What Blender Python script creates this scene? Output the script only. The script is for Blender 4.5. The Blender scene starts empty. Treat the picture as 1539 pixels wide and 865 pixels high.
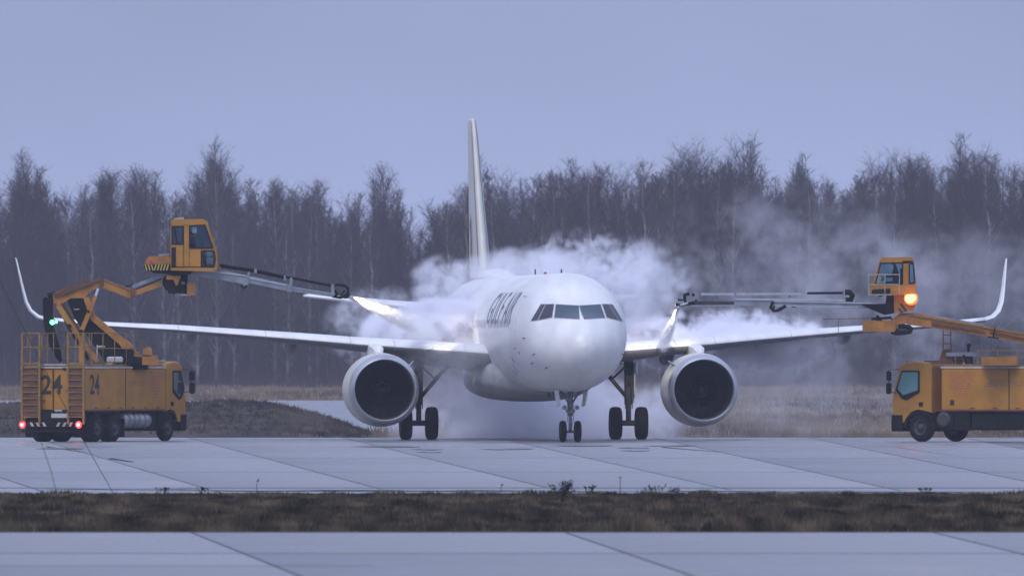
import bpy, math, random
import numpy as np
from mathutils import Vector, Matrix
from mathutils.bvhtree import BVHTree

# ------------------------------------------------------------------ camera, world, sun, exposure
sc = bpy.context.scene
col = sc.collection
CAM_Y, CAM_Z, F, HOR, CX = -550.0, 3.0, 23100.0, 534.0, 769.5
cam_d = bpy.data.cameras.new('camera'); cam = bpy.data.objects.new('camera', cam_d); col.objects.link(cam)
cam_d.sensor_width = 36.0; cam_d.lens = 36.0 * F / 1539.0
cam_d.dof.use_dof = True; cam_d.dof.focus_distance = 538.0; cam_d.dof.aperture_fstop = 7.0     # a long tele lens, the wood goes slightly soft
cam_d.clip_start = 1.0; cam_d.clip_end = 20000.0
cam.location = (0, CAM_Y, CAM_Z)
cam.rotation_euler = (math.radians(90) + math.atan((HOR - 432.5) / F), 0, 0)
sc.camera = cam

SUN_EL, SUN_AZ = math.radians(52), math.radians(205)     # high, diffuse, from behind the camera's left
world = bpy.data.worlds.new('World'); sc.world = world; world.use_nodes = True
wn = world.node_tree.nodes; wl = world.node_tree.links; wn.clear()
w_out = wn.new('ShaderNodeOutputWorld')
bg_sky = wn.new('ShaderNodeBackground'); bg_sky.inputs['Strength'].default_value = 0.055
sky = wn.new('ShaderNodeTexSky'); sky.sky_type = 'NISHITA'; sky.sun_disc = False
sky.sun_elevation = SUN_EL; sky.sun_rotation = SUN_AZ; sky.dust_density = 3.0; sky.air_density = 1.5
wl.new(sky.outputs[0], bg_sky.inputs['Color'])
bg_cl = wn.new('ShaderNodeBackground')                    # the closed cloud deck, same from everywhere
bg_cl.inputs['Color'].default_value = (0.398, 0.475, 0.765, 1)
w_tc = wn.new('ShaderNodeTexCoord'); w_sep = wn.new('ShaderNodeSeparateXYZ'); w_mr = wn.new('ShaderNodeMapRange')   # overcast law: zenith brighter than horizon
wl.new(w_tc.outputs['Generated'], w_sep.inputs[0]); wl.new(w_sep.outputs['Z'], w_mr.inputs[0])
w_mr.inputs[1].default_value = 0.0; w_mr.inputs[2].default_value = 1.0; w_mr.inputs[3].default_value = 1.0; w_mr.inputs[4].default_value = 2.4
w_nz = wn.new('ShaderNodeTexNoise'); w_nz.inputs['Scale'].default_value = 16; w_nz.inputs['Detail'].default_value = 3; w_mp = wn.new('ShaderNodeMapping'); w_mp.inputs['Scale'].default_value = (1, 1, 2.2)
wl.new(w_tc.outputs['Generated'], w_mp.inputs[0]); wl.new(w_mp.outputs[0], w_nz.inputs['Vector'])
w_m2 = wn.new('ShaderNodeMapRange'); w_m2.inputs[1].default_value = .3; w_m2.inputs[2].default_value = .7; w_m2.inputs[3].default_value = .90; w_m2.inputs[4].default_value = 1.09; wl.new(w_nz.outputs['Fac'], w_m2.inputs[0])
w_mul = wn.new('ShaderNodeMath'); w_mul.operation = 'MULTIPLY'; w_hz = wn.new('ShaderNodeMapRange'); w_hz.interpolation_type = 'SMOOTHSTEP'; w_hz.inputs[1].default_value = .0; w_hz.inputs[2].default_value = .03; w_hz.inputs[3].default_value = 1.10; w_hz.inputs[4].default_value = .86; wl.new(w_sep.outputs['Z'], w_hz.inputs[0])   # paler towards the horizon
w_m3 = wn.new('ShaderNodeMath'); w_m3.operation = 'MULTIPLY'; wl.new(w_mr.outputs[0], w_m3.inputs[0]); wl.new(w_hz.outputs[0], w_m3.inputs[1]); wl.new(w_m3.outputs[0], w_mul.inputs[0]); wl.new(w_m2.outputs[0], w_mul.inputs[1]); wl.new(w_mul.outputs[0], bg_cl.inputs['Strength'])
mixw = wn.new('ShaderNodeMixShader'); mixw.inputs[0].default_value = 0.82
wl.new(bg_sky.outputs[0], mixw.inputs[1]); wl.new(bg_cl.outputs[0], mixw.inputs[2])
wl.new(mixw.outputs[0], w_out.inputs['Surface'])

sun_d = bpy.data.lights.new('sun', 'SUN'); sun_d.energy = 1.45; sun_d.angle = math.radians(28); sun_d.color = (1.0, 0.96, 0.93)
sun = bpy.data.objects.new('sun', sun_d); col.objects.link(sun)
sdir = Vector((math.sin(SUN_AZ) * math.cos(SUN_EL), math.cos(SUN_AZ) * math.cos(SUN_EL), math.sin(SUN_EL)))
sun.rotation_euler = sdir.to_track_quat('Z', 'Y').to_euler()
sun.location = (0, 0, 200)

sc.view_settings.view_transform = 'Standard'; sc.view_settings.look = 'None'
sc.view_settings.exposure = 0.0; sc.view_settings.gamma = 1.0; sc.view_settings.use_curve_mapping = False
cy = sc.cycles
cy.use_denoising = True
cy.volume_bounces = 6; cy.max_bounces = 10; cy.diffuse_bounces = 3; cy.glossy_bounces = 3
cy.volume_max_steps = 256; cy.volume_step_rate = 1.0
cy.transparent_max_bounces = 24
cy.sample_clamp_indirect = 6.0

# ------------------------------------------------------------------ helpers
def P(px, py, Y):
    """point seen at photo pixel (px, py) on the plane of depth Y"""
    d = Y - CAM_Y
    return Vector(((px - CX) * d / F, Y, CAM_Z + (HOR - py) * d / F))
def D(py, z=0.0):
    return F * (CAM_Z - z) / (py - HOR)
def G(px, py, z=0.0):
    d = D(py, z)
    return Vector(((px - CX) * d / F, d + CAM_Y, z))

def gz(Y):
    """height of the terrain, falling a little behind the apron so that it drains"""
    pts = [(-900, 0), (14, 0), (110, -0.7), (190, -0.7), (470, 0.0), (2500, 0.0)]
    for (a, za), (b, zb) in zip(pts, pts[1:]):
        if a <= Y <= b:
            t = (Y - a) / (b - a); return za + (zb - za) * t
    return 0.0

class MB:
    def __init__(s): s.v = []; s.f = []; s.m = []; s.sm = []
    def face(s, idx, m=0, smooth=False): s.f.append(tuple(idx)); s.m.append(m); s.sm.append(smooth)
    def pt(s, p): s.v.append(tuple(p)); return len(s.v) - 1
    def box(s, lo, hi, m=0, M=None, bev=0.0):
        x0, y0, z0 = lo; x1, y1, z1 = hi
        if bev <= 0:
            c = [(x0,y0,z0),(x1,y0,z0),(x1,y1,z0),(x0,y1,z0),(x0,y0,z1),(x1,y0,z1),(x1,y1,z1),(x0,y1,z1)]
            fs = [(0,3,2,1),(4,5,6,7),(0,1,5,4),(1,2,6,5),(2,3,7,6),(3,0,4,7)]
        else:
            b = min(bev, (x1-x0)*.45, (y1-y0)*.45, (z1-z0)*.45)
            c = []
            for (z, e) in ((z0, b), (z0 + b, 0), (z1 - b, 0), (z1, b)):
                q = b if e == 0 else b * 1.0
                e2 = e
                ring = [(x0+e2, y0+e2+q*0), (x1-e2, y0+e2), (x1-e2, y1-e2), (x0+e2, y1-e2)]
                rr = []
                k = b
                rr = [(x0+e2+k, y0+e2), (x1-e2-k, y0+e2), (x1-e2, y0+e2+k), (x1-e2, y1-e2-k), (x1-e2-k, y1-e2), (x0+e2+k, y1-e2), (x0+e2, y1-e2-k), (x0+e2, y0+e2+k)]
                c += [(a[0], a[1], z) for a in rr]
            fs = [tuple(range(7, -1, -1)), tuple(range(24, 32))]
            for L in range(3):
                for i in range(8):
                    j = (i + 1) % 8
                    fs.append((L*8+i, L*8+j, L*8+8+j, L*8+8+i))
        b0 = len(s.v)
        for p in c:
            p = Vector(p)
            if M is not None: p = M @ p
            s.v.append(tuple(p))
        for f in fs: s.face([b0 + i for i in f], m)
    def beam(s, a, b, w, h, m=0, up=(0,0,1), w2=None, h2=None, bev=0):
        a = Vector(a); b = Vector(b); d = (b - a); L = d.length; d.normalize()
        up = Vector(up)
        if abs(d.dot(up)) > .98: up = Vector((0,1,0))
        x = d.cross(up).normalized(); z = x.cross(d).normalized()
        w2 = w if w2 is None else w2; h2 = h if h2 is None else h2
        b0 = len(s.v)
        for (p, ww, hh) in ((a, w, h), (b, w2, h2)):
            for (i, j) in ((-1,-1),(1,-1),(1,1),(-1,1)):
                s.v.append(tuple(p + x * (i*ww/2) + z * (j*hh/2)))
        for f in ((3,2,1,0),(4,5,6,7),(0,1,5,4),(1,2,6,5),(2,3,7,6),(3,0,4,7)):
            s.face([b0+i for i in f], m)
    def tube(s, pts, r, n=8, m=0, caps=True, smooth=True):
        pts = [Vector(p) for p in pts]
        rs = r if isinstance(r, (list, tuple)) else [r] * len(pts)
        prev = None; rings = []
        for i, p in enumerate(pts):
            d = (pts[min(i+1, len(pts)-1)] - pts[max(i-1, 0)]).normalized()
            if prev is None:
                ref = Vector((0,0,1)) if abs(d.z) < .9 else Vector((1,0,0))
                x = d.cross(ref).normalized()
            else:
                x = (prev - d * prev.dot(d)).normalized()
            prev = x; y = d.cross(x)
            rings.append([s.pt(p + (x*math.cos(2*math.pi*k/n) + y*math.sin(2*math.pi*k/n)) * rs[i]) for k in range(n)])
        for a, b in zip(rings, rings[1:]):
            for k in range(n): s.face([a[k], a[(k+1)%n], b[(k+1)%n], b[k]], m, smooth)
        if caps:
            s.face(rings[0][::-1], m); s.face(rings[-1], m)
    def lathe(s, prof, M, n=40, m=0, smooth=True, ms=None):
        """prof = [(axial, radius)], axis = local X of M"""
        rings = []
        for (a, r) in prof:
            if r < 1e-5: rings.append([s.pt(M @ Vector((a,0,0)))])
            else: rings.append([s.pt(M @ Vector((a, r*math.cos(2*math.pi*k/n), r*math.sin(2*math.pi*k/n)))) for k in range(n)])
        for i, (a, b) in enumerate(zip(rings, rings[1:])):
            mm = m if ms is None else ms[i]
            for k in range(n):
                k2 = (k+1) % n
                if len(a) == 1 and len(b) == 1: continue
                if len(a) == 1: s.face([a[0], b[k2], b[k]], mm, smooth)
                elif len(b) == 1: s.face([a[k], a[k2], b[0]], mm, smooth)
                else: s.face([a[k], a[k2], b[k2], b[k]], mm, smooth)
    def loft(s, rings, m=0, smooth=True, caps=True, closed=True):
        R = [[s.pt(p) for p in r] for r in rings]; n = len(R[0])
        for a, b in zip(R, R[1:]):
            for k in range(n if closed else n-1):
                s.face([a[k], a[(k+1)%n], b[(k+1)%n], b[k]], m, smooth)
        if caps: s.face(R[0][::-1], m); s.face(R[-1], m)
    def prism(s, poly, off, m=0, m_side=None):
        """polygon of 3-D points extruded by vector off"""
        off = Vector(off); n = len(poly)
        a = [s.pt(p) for p in poly]; b = [s.pt(Vector(p) + off) for p in poly]
        s.face(a, m); s.face(b[::-1], m)
        for k in range(n): s.face([a[(k+1)%n], a[k], b[k], b[(k+1)%n]], m if m_side is None else m_side)
    def build(s, name, mats, parent=None, fix=True):
        me = bpy.data.meshes.new(name)
        v = s.v
        if parent is not None and parent.get('_w') is not None or parent is not None:
            Mi = WM(parent).inverted()
            v = [tuple(Mi @ Vector(p)) for p in v]
        me.from_pydata(v, [], s.f)
        if not isinstance(mats, (list, tuple)): mats = [mats]
        for mt in mats: me.materials.append(mt)
        me.polygons.foreach_set('material_index', s.m)
        me.polygons.foreach_set('use_smooth', s.sm)
        if fix:
            import bmesh
            bm = bmesh.new(); bm.from_mesh(me); bmesh.ops.recalc_face_normals(bm, faces=bm.faces); bm.to_mesh(me); bm.free()
        me.update()
        o = bpy.data.objects.new(name, me); col.objects.link(o)
        if parent is not None: o.parent = parent
        return o

def WM(o):
    M = o.matrix_basis.copy()
    while o.parent is not None:
        o = o.parent; M = o.matrix_basis @ M
    return M
def tag(o, label=None, cat=None, group=None, kind=None):
    if label: o['label'] = label
    if cat: o['category'] = cat
    if group: o['group'] = group
    if kind: o['kind'] = kind
    return o
def empty(name, loc, rz=0.0, parent=None):
    o = bpy.data.objects.new(name, None); o.empty_display_size = .3
    col.objects.link(o); o.location = loc; o.rotation_euler = (0, 0, rz)
    if parent: o.parent = parent
    o.matrix_basis = Matrix.Translation(Vector(loc)) @ Matrix.Rotation(rz, 4, 'Z')
    return o

# ------------------------------------------------------------------ materials
def mat(name, c, rough=.6, metal=0.0, var=0.0, scale=3.0, c2=None, bump=0.0, bscale=40.0, emit=None, estr=0.0, spec=.5, stretch=None, coat=0.0, rvar=0.0):
    m = bpy.data.materials.new(name); m.use_nodes = True
    nt = m.node_tree; b = nt.nodes['Principled BSDF']
    b.inputs['Base Color'].default_value = (*c, 1); b.inputs['Roughness'].default_value = rough
    b.inputs['Metallic'].default_value = metal
    b.inputs['Specular IOR Level'].default_value = spec
    b.inputs['Coat Weight'].default_value = coat
    if emit: b.inputs['Emission Color'].default_value = (*emit, 1); b.inputs['Emission Strength'].default_value = estr
    if var > 0 or c2 or bump or rvar:
        tc = nt.nodes.new('ShaderNodeTexCoord'); mp = nt.nodes.new('ShaderNodeMapping')
        nt.links.new(tc.outputs['Object'], mp.inputs[0])
        if stretch: mp.inputs['Scale'].default_value = stretch
        nz = nt.nodes.new('ShaderNodeTexNoise'); nz.inputs['Scale'].default_value = scale; nz.inputs['Detail'].default_value = 5
        nt.links.new(mp.outputs[0], nz.inputs['Vector'])
        if var > 0 or c2:
            r = nt.nodes.new('ShaderNodeValToRGB')
            if c2 is None: c2 = tuple(max(0, x * (1 - var)) for x in c)
            r.color_ramp.elements[0].position = .35; r.color_ramp.elements[0].color = (*c2, 1)
            r.color_ramp.elements[1].position = .62; r.color_ramp.elements[1].color = (*c, 1)
            nt.links.new(nz.outputs['Fac'], r.inputs[0]); nt.links.new(r.outputs[0], b.inputs['Base Color'])
        if rvar:
            mr = nt.nodes.new('ShaderNodeMapRange'); mr.inputs[3].default_value = max(0.02, rough - rvar); mr.inputs[4].default_value = rough + rvar
            nt.links.new(nz.outputs['Fac'], mr.inputs[0]); nt.links.new(mr.outputs[0], b.inputs['Roughness'])
        if bump:
            n2 = nt.nodes.new('ShaderNodeTexNoise'); n2.inputs['Scale'].default_value = bscale; n2.inputs['Detail'].default_value = 4
            nt.links.new(mp.outputs[0], n2.inputs['Vector'])
            bp = nt.nodes.new('ShaderNodeBump'); bp.inputs['Strength'].default_value = bump; bp.inputs['Distance'].default_value = .02
            nt.links.new(n2.outputs['Fac'], bp.inputs['Height']); nt.links.new(bp.outputs[0], b.inputs['Normal'])
    return m

M_WHITE = mat('aircraft_white', (.80,.80,.79), .36, var=.13, scale=1.1, stretch=(1.6,.35,1), rvar=.08)
M_CREAM = mat('fin_cream', (.60,.585,.51), .38, var=.10, scale=1.0)
M_GREY = mat('aircraft_grey', (.42,.43,.45), .4, var=.1)
M_WINGU = mat('wing_grey_shaded', (.15,.155,.175), .5, var=.2, scale=1.2)
M_SEAM = mat('panel_seam', (.30,.31,.35), .7)
M_LETTER = mat('title_letters', (.10,.11,.16), .4)
M_GOLD = mat('gold_paint', (.42,.33,.18), .4, var=.35, scale=3)
M_RUDDER = mat('rudder_grey', (.40,.40,.42), .45)
M_GLASSW = mat('windshield_glass', (.025,.055,.075), .10, spec=.8)
M_GLASSS = mat('side_window_glass', (.045,.04,.055), .25, spec=.35)
M_LIP = mat('polished_lip', (.50,.51,.54), .36, metal=.75)
M_DUCT = mat('inlet_duct', (.012,.012,.014), .7)
M_FAN = mat('fan_blades', (.010,.010,.012), .5)
M_TYRE = mat('tyre_rubber', (.010,.010,.011), .9, var=.3, spec=.2)
M_RIM = mat('wheel_rim', (.06,.06,.065), .65, metal=.1, var=.4, scale=8)
M_RIMD = mat('dark_rim', (.07,.07,.075), .6)
M_GEAR = mat('gear_metal', (.05,.05,.06), .55, var=.4, scale=6, spec=.3)
M_GEARL = mat('nose_leg_paint', (.30,.31,.34), .4, var=.4, scale=9)
M_ORANGE = mat('orange_paint', (.44,.205,.020), .5, var=.22, scale=1.6, bump=.15, bscale=20)
M_ORANGE2 = mat('boom_orange', (.42,.185,.030), .55, var=.35, scale=2.5)
M_ORANGED = mat('worn_orange', (.16,.07,.03), .7, var=.35, scale=3)
M_YEL = mat('ladder_yellow', (.28,.165,.04), .6, var=.3, scale=5)
M_BLACK = mat('black_plastic', (.012,.012,.014), .65, var=.3, spec=.2)
M_CHASS = mat('chassis_black', (.012,.012,.013), .8, var=.4, scale=4, spec=.15)
M_STEEL = mat('boom_steel', (.30,.33,.38), .38, metal=.35, var=.3, scale=2.5)
M_STEELL = mat('bright_steel', (.55,.58,.62), .3, metal=.5, var=.2)
M_TANK = mat('tank_alloy', (.36,.37,.39), .35, metal=.6, var=.3)
M_CABGL = mat('cab_glass', (.03,.05,.06), .06, spec=1.0)
M_NUM = mat('number_black', (.025,.022,.02), .6)
M_REDT = mat('faded_red_print', (.46,.15,.06), .6, var=.35, scale=12)
M_LOGO = mat('faded_grey_print', (.30,.17,.07), .6, var=.3, scale=12)
M_PALE = mat('pale_trim', (.48,.45,.40), .5, var=.25, scale=5)
M_HAZY = mat('hazard_yellow', (.55,.45,.08), .5, var=.2)
M_PLATE = mat('number_plate', (.45,.45,.46), .5)
M_SEAT = mat('seat_cloth', (.03,.03,.035), .9)
M_CLOTH = mat('jacket_cloth', (.035,.04,.055), .9)
M_SKIN = mat('skin', (.45,.28,.2), .6)
M_HAIR = mat('dark_hair', (.03,.025,.02), .8)
M_RED_L = mat('red_lamp', (.6,.02,.02), .3, emit=(1,.03,.035), estr=7)
M_REDC_L = mat('red_lamp_core', (.6,.3,.3), .3, emit=(1,.35,.32), estr=9)
M_GREEN_L = mat('green_lamp', (.1,.6,.2), .3, emit=(.08,1,.30), estr=7)
M_AMBER_L = mat('amber_lamp', (.8,.3,.05), .3, emit=(1,.34,.06), estr=11)
M_AMBER_S = mat('amber_halo', (.8,.1,.02), .3, emit=(1,.10,.02), estr=3.0)
M_CARD = mat('paper_card', (.75,.75,.76), .8)

def glass(name, tint=(.75,.85,.9)):
    m = bpy.data.materials.new(name); m.use_nodes = True; nt = m.node_tree; nt.nodes.clear()
    o = nt.nodes.new('ShaderNodeOutputMaterial'); mx = nt.nodes.new('ShaderNodeMixShader')
    t = nt.nodes.new('ShaderNodeBsdfTransparent'); t.inputs[0].default_value = (*tint, 1)
    g = nt.nodes.new('ShaderNodeBsdfGlossy'); g.inputs['Roughness'].default_value = .08
    fr = nt.nodes.new('ShaderNodeFresnel'); fr.inputs[0].default_value = 1.22
    ad = nt.nodes.new('ShaderNodeMath'); ad.operation = 'ADD'; ad.inputs[1].default_value = .0
    nt.links.new(fr.outputs[0], ad.inputs[0]); nt.links.new(ad.outputs[0], mx.inputs[0])
    nt.links.new(t.outputs[0], mx.inputs[1]); nt.links.new(g.outputs[0], mx.inputs[2]); nt.links.new(mx.outputs[0], o.inputs[0])
    return m
M_CLEAR = glass('clear_cab_glass')
M_TINT = glass('tinted_cab_glass', (.42,.62,.66))
# ------------------------------------------------------------------ ground, apron, verge, far field
def concrete(name, base, dark, rough):
    """wet slabs: broad damp patches stretched along the joints, streaks and pores"""
    m = bpy.data.materials.new(name); m.use_nodes = True; nt = m.node_tree; b = nt.nodes['Principled BSDF']
    tc = nt.nodes.new('ShaderNodeTexCoord')
    def noise(scale, sx, sy, det=5, rgh=.55):
        mp = nt.nodes.new('ShaderNodeMapping'); mp.inputs['Scale'].default_value = (sx, sy, 1)
        nt.links.new(tc.outputs['Object'], mp.inputs[0])
        n = nt.nodes.new('ShaderNodeTexNoise'); n.inputs['Scale'].default_value = scale; n.inputs['Detail'].default_value = det
        n.inputs['Roughness'].default_value = rgh
        nt.links.new(mp.outputs[0], n.inputs['Vector']); return n
    n1 = noise(.35, 1.0, .16); n2 = noise(1.0, .8, .35, 6, .65)
    mx = nt.nodes.new('ShaderNodeMath'); mx.operation = 'MULTIPLY_ADD'; mx.inputs[1].default_value = .5
    nt.links.new(n1.outputs['Fac'], mx.inputs[0])
    h = nt.nodes.new('ShaderNodeMath'); h.operation = 'MULTIPLY'; h.inputs[1].default_value = .5
    nt.links.new(n2.outputs['Fac'], h.inputs[0]); nt.links.new(h.outputs[0], mx.inputs[2])
    r = nt.nodes.new('ShaderNodeValToRGB'); r.color_ramp.elements[0].position = .38; r.color_ramp.elements[0].color = (*dark, 1)
    r.color_ramp.elements[1].position = .62; r.color_ramp.elements[1].color = (*base, 1)
    nt.links.new(mx.outputs[0], r.inputs[0]); nt.links.new(r.outputs[0], b.inputs['Base Color'])
    mr = nt.nodes.new('ShaderNodeMapRange'); mr.inputs[1].default_value = .42; mr.inputs[2].default_value = .58
    mr.inputs[3].default_value = max(.12, rough - .22); mr.inputs[4].default_value = rough + .20
    nt.links.new(mx.outputs[0], mr.inputs[0]); nt.links.new(mr.outputs[0], b.inputs['Roughness'])
    b.inputs['Specular IOR Level'].default_value = .45
    n3 = noise(9, 1, .6, 4); bp = nt.nodes.new('ShaderNodeBump'); bp.inputs['Strength'].default_value = .35; bp.inputs['Distance'].default_value = .01
    nt.links.new(n3.outputs['Fac'], bp.inputs['Height']); nt.links.new(bp.outputs[0], b.inputs['Normal'])
    return m
M_APRON = concrete('wet_apron_concrete', (.19,.19,.20), (.10,.10,.11), .38)
M_TAXI = concrete('wet_taxiway_concrete', (.24,.24,.25), (.15,.15,.16), .40)
M_JOINT = mat('joint_filler', (.08,.08,.085), .9, spec=.1)
M_JOINTL = mat('worn_joint_filler', (.13,.13,.14), .8, spec=.2)
M_EARTH = mat('dry_field_earth', (.20,.155,.11), .95, spec=.05, c2=(.11,.085,.07), scale=.06, stretch=(1,.25,1), bump=.8, bscale=1.5)
M_VERGE = mat('verge_earth', (.085,.07,.05), .95, spec=.05, c2=(.04,.036,.03), scale=.8)
M_MOUND = mat('mound_turf', (.085,.07,.06), .95, spec=.05, c2=(.04,.036,.035), scale=.25, bump=1.0, bscale=2.0)
M_PUDDLE = mat('standing_water', (.09,.09,.10), .16, spec=.8)

def sheet(name, x0, x1, y0, y1, m, z=0.0, ny=1, nx=1, zf=None, kind='structure'):
    b = MB()
    for j in range(ny + 1):
        y = y0 + (y1 - y0) * j / ny
        for i in range(nx + 1):
            x = x0 + (x1 - x0) * i / nx
            b.pt((x, y, (zf(x, y) if zf else 0) + z))
    for j in range(ny):
        for i in range(nx):
            a = j * (nx + 1) + i
            b.face([a, a + 1, a + nx + 2, a + nx + 1], 0, True)
    o = b.build(name, m, fix=False); o['kind'] = kind; return o

Y_T1 = D(800) + CAM_Y; Y_A0 = D(741) + CAM_Y; Y_A1 = 30.0     # taxiway edge, apron near edge, apron far edge
sheet('ground', -700, 700, -680, 1700, M_EARTH, z=-.03, ny=120, nx=10, zf=lambda x, y: gz(y))
sheet('taxiway', -260, 260, -640, Y_T1, M_TAXI, z=0.0)
b = MB(); b.box((-260, Y_T1, -.3), (260, Y_T1 + .12, .02)); o = b.build('kerb', M_JOINTL); o['kind'] = 'structure'
sheet('verge', -260, 260, Y_T1 + .12, Y_A0, M_VERGE, z=-.012)
sheet('apron', -260, 260, Y_A0, Y_A1 + 120, M_APRON, z=0.0, ny=60, zf=lambda x, y: gz(y) + (.0 if y < 100 else -.02 * (y - 100)))

# painted-on nothing: joints of the slabs, each a thin real strip of filler, grouped per surface
def joints(name, segs, m, z):
    b = MB()
    for (a, c, w) in segs:
        a = Vector(a); c = Vector(c); a.z = c.z = 0
        d = (c - a).normalized(); n = Vector((-d.y, d.x, 0)) * (w / 2)
        n1 = n
        i = [b.pt(q) for q in ((a - n)[:], (c - n)[:], (c + n)[:], (a + n)[:])]
        for k in i: b.v[k] = (b.v[k][0], b.v[k][1], z)
        b.face(i)
    o = b.build(name, m); o['kind'] = 'structure'; return o
def chord(p, q):   # line through two photo points on level ground, returned between two depths
    A, B = G(*p), G(*q); return A, B
segs = []
def joint_line(p, q, y0, y1, w):
    A, B = G(*p), G(*q); t = lambda Y: A + (B - A) * ((Y - A.y) / (B.y - A.y))
    segs.append((t(y0), t(y1), w))
near_x = [-465, -207, 51, 310, 569, 828, 1088, 1338, 1596, 1854]; far_x = [-635, -400, -167, 66, 300, 534, 768, 1003, 1237, 1470]
for a, c in zip(near_x, far_x): joint_line((c, 662), (a, 734), Y_A0 + .3, 12, .04)
joints('apron_joints', segs, M_JOINT, .009)
def slab_mat():
    """wet concrete slabs: every slab grows darker and glossier towards one side"""
    m = concrete('wet_slabs', (.31,.31,.315), (.18,.18,.185), .46); nt = m.node_tree; b = nt.nodes['Principled BSDF']; N = nt.nodes.new; l = nt.links.new
    src = b.inputs['Base Color'].links[0].from_socket; rsrc = b.inputs['Roughness'].links[0].from_socket
    at = N('ShaderNodeAttribute'); at.attribute_name = 'tone'
    mx = N('ShaderNodeMix'); mx.data_type = 'RGBA'; mx.inputs['B'].default_value = (.07,.07,.078,1); l(at.outputs['Fac'], mx.inputs['Factor']); l(src, mx.inputs['A']); l(mx.outputs['Result'], b.inputs['Base Color'])
    mr = N('ShaderNodeMix'); mr.data_type = 'FLOAT'; mr.inputs['B'].default_value = .33; l(at.outputs['Fac'], mr.inputs['Factor']); l(rsrc, mr.inputs['A']); l(mr.outputs['Result'], b.inputs['Roughness'])
    return m
M_SLAB = slab_mat()
def slabs(name, lines, ys, z, seed, nx=6):
    rn = random.Random(seed); b = MB(); dv = []
    for i in range(len(lines) - 1):
        base = rn.uniform(-.12, .18)
        for j in range(len(ys) - 1):
            t = base + rn.uniform(-.12, .12)
            for k in range(nx):
                u0, u1 = k / nx, (k + 1) / nx; q = []
                for (u, y) in ((u0, ys[j]), (u1, ys[j]), (u1, ys[j+1]), (u0, ys[j+1])):
                    v = lines[i](y).lerp(lines[i+1](y), u); q.append(b.pt((v.x, v.y, z))); dv.append(max(0, min(1, t + .42 * (1 - u) ** 1.6)))
                b.face(q)
    o = b.build(name, M_SLAB, fix=False); o['kind'] = 'structure'
    at = o.data.attributes.new('tone', 'FLOAT', 'POINT'); at.data.foreach_set('value', dv)  # value falls from one side of each slab to the other
def mkline(p, q):
    A, B = G(*p), G(*q); return lambda Y: A + (B - A) * ((Y - A.y) / (B.y - A.y))
slabs('apron_slabs', [mkline((c, 662), (a, 734)) for a, c in zip(near_x, far_x)], [Y_A0 + .3] + [D(y) + CAM_Y for y in (733, 722, 709, 698, 688, 679, 671, 665)] + [12], .004, 8)

segs = []
for y in (671, 688, 709, 733):
    Y = D(y) + CAM_Y; segs.append(((-200, Y, 0), (200, Y, 0), .35 if y < 730 else .9))
joints('apron_cross_joints', segs, M_JOINTL, .013)
segs = []
for (p, q) in (((290, 801), (450, 865)), ((853, 801), (1040, 865)), ((1415, 803), (1560, 838)), ((-240, 801), (-100, 865))):
    A, B = G(*p), G(*q); t = lambda Y: A + (B - A) * ((Y - A.y) / (B.y - A.y)); segs.append((t(Y_T1 - .1), t(-360), .045))
joints('taxiway_joints', segs, M_JOINT, .009)
slabs('taxiway_slabs', [mkline(*s_) for s_ in (((-830, 801), (-690, 865)), ((-240, 801), (-100, 865)), ((290, 801), (450, 865)), ((853, 801), (1040, 865)), ((1415, 803), (1560, 838)), ((1990, 801), (2250, 865)))], [-400, D(850) + CAM_Y, D(831.5) + CAM_Y, Y_T1 - .1], .004, 5)
segs = [((-100, D(831.5) + CAM_Y, 0), (100, D(831.5) + CAM_Y, 0), .28)]
segs += [((-100, D(850) + CAM_Y, 0), (-2, D(850) + CAM_Y, 0), .2)]
joints('taxiway_cross_joints', segs, M_JOINT, .013)

# old crack repairs and puddles on the apron
b = MB()
for (p, q, w) in (((165, 689), (200, 694), 2.2), ((995, 672), (1080, 679), 1.8), ((1346, 672), (1450, 687), 1.4), ((70, 671), (128, 680), 1.2)):
    A, B = G(*p), G(*q); n = Vector((0, w, 0)); i = [b.pt((v.x, v.y, .017)) for v in (A - n, B - n * .3, B + n * .3, A + n)]; b.face(i)
o = b.build('crack_repair', M_JOINT); o['kind'] = 'structure'
random.seed(5)
b = MB()
for (px, py, wx, wy) in ((585,671,1.0,4),(645,675,.5,3),(648,679,.4,3),(880,670,.9,3),(955,673,.5,3),(957,677,.45,3),(760,675,.8,3),(90,674,.7,4),(1010,670,.8,3),(190,734.5,1.6,2),(450,737,3.2,1.5),(620,737.5,2.8,1.4),(790,738,2.2,1.4),(1130,738,2.4,1.4),(1320,739,2.6,1.4)):
    c = G(px, py); n = 22; ph = random.random() * 6
    ring = [b.pt((c.x + wx*math.cos(2*math.pi*k/n)*(1+.25*math.sin(3*2*math.pi*k/n+ph)), c.y + wy*math.sin(2*math.pi*k/n)*(1+.3*math.sin(2*2*math.pi*k/n+ph)), .021)) for k in range(n)]
    b.face(ring)
o = b.build('puddles', M_PUDDLE); tag(o, kind='stuff')

# far taxiway behind the mound, and the mound itself
b = MB()
pts = [(-260, 195), (-40, 195), (-6, 215), (2, 330), (2, 468), (-260, 468)]
i = [b.pt((x, y, gz(y) + .05)) for x, y in pts]
b2 = MB(); ny = 24
for j in range(ny + 1):
    y = 190 + (469 - 190) * j / ny
    xr = -5.5 - (y - 190) * .008
    b2.pt((-260, y, gz(y) + .03)); b2.pt((xr, y, gz(y) + .03))
for j in range(ny): b2.face([2*j, 2*j+1, 2*j+3, 2*j+2])
o = b2.build('far_taxiway', M_TAXI); o['kind'] = 'structure'

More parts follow.
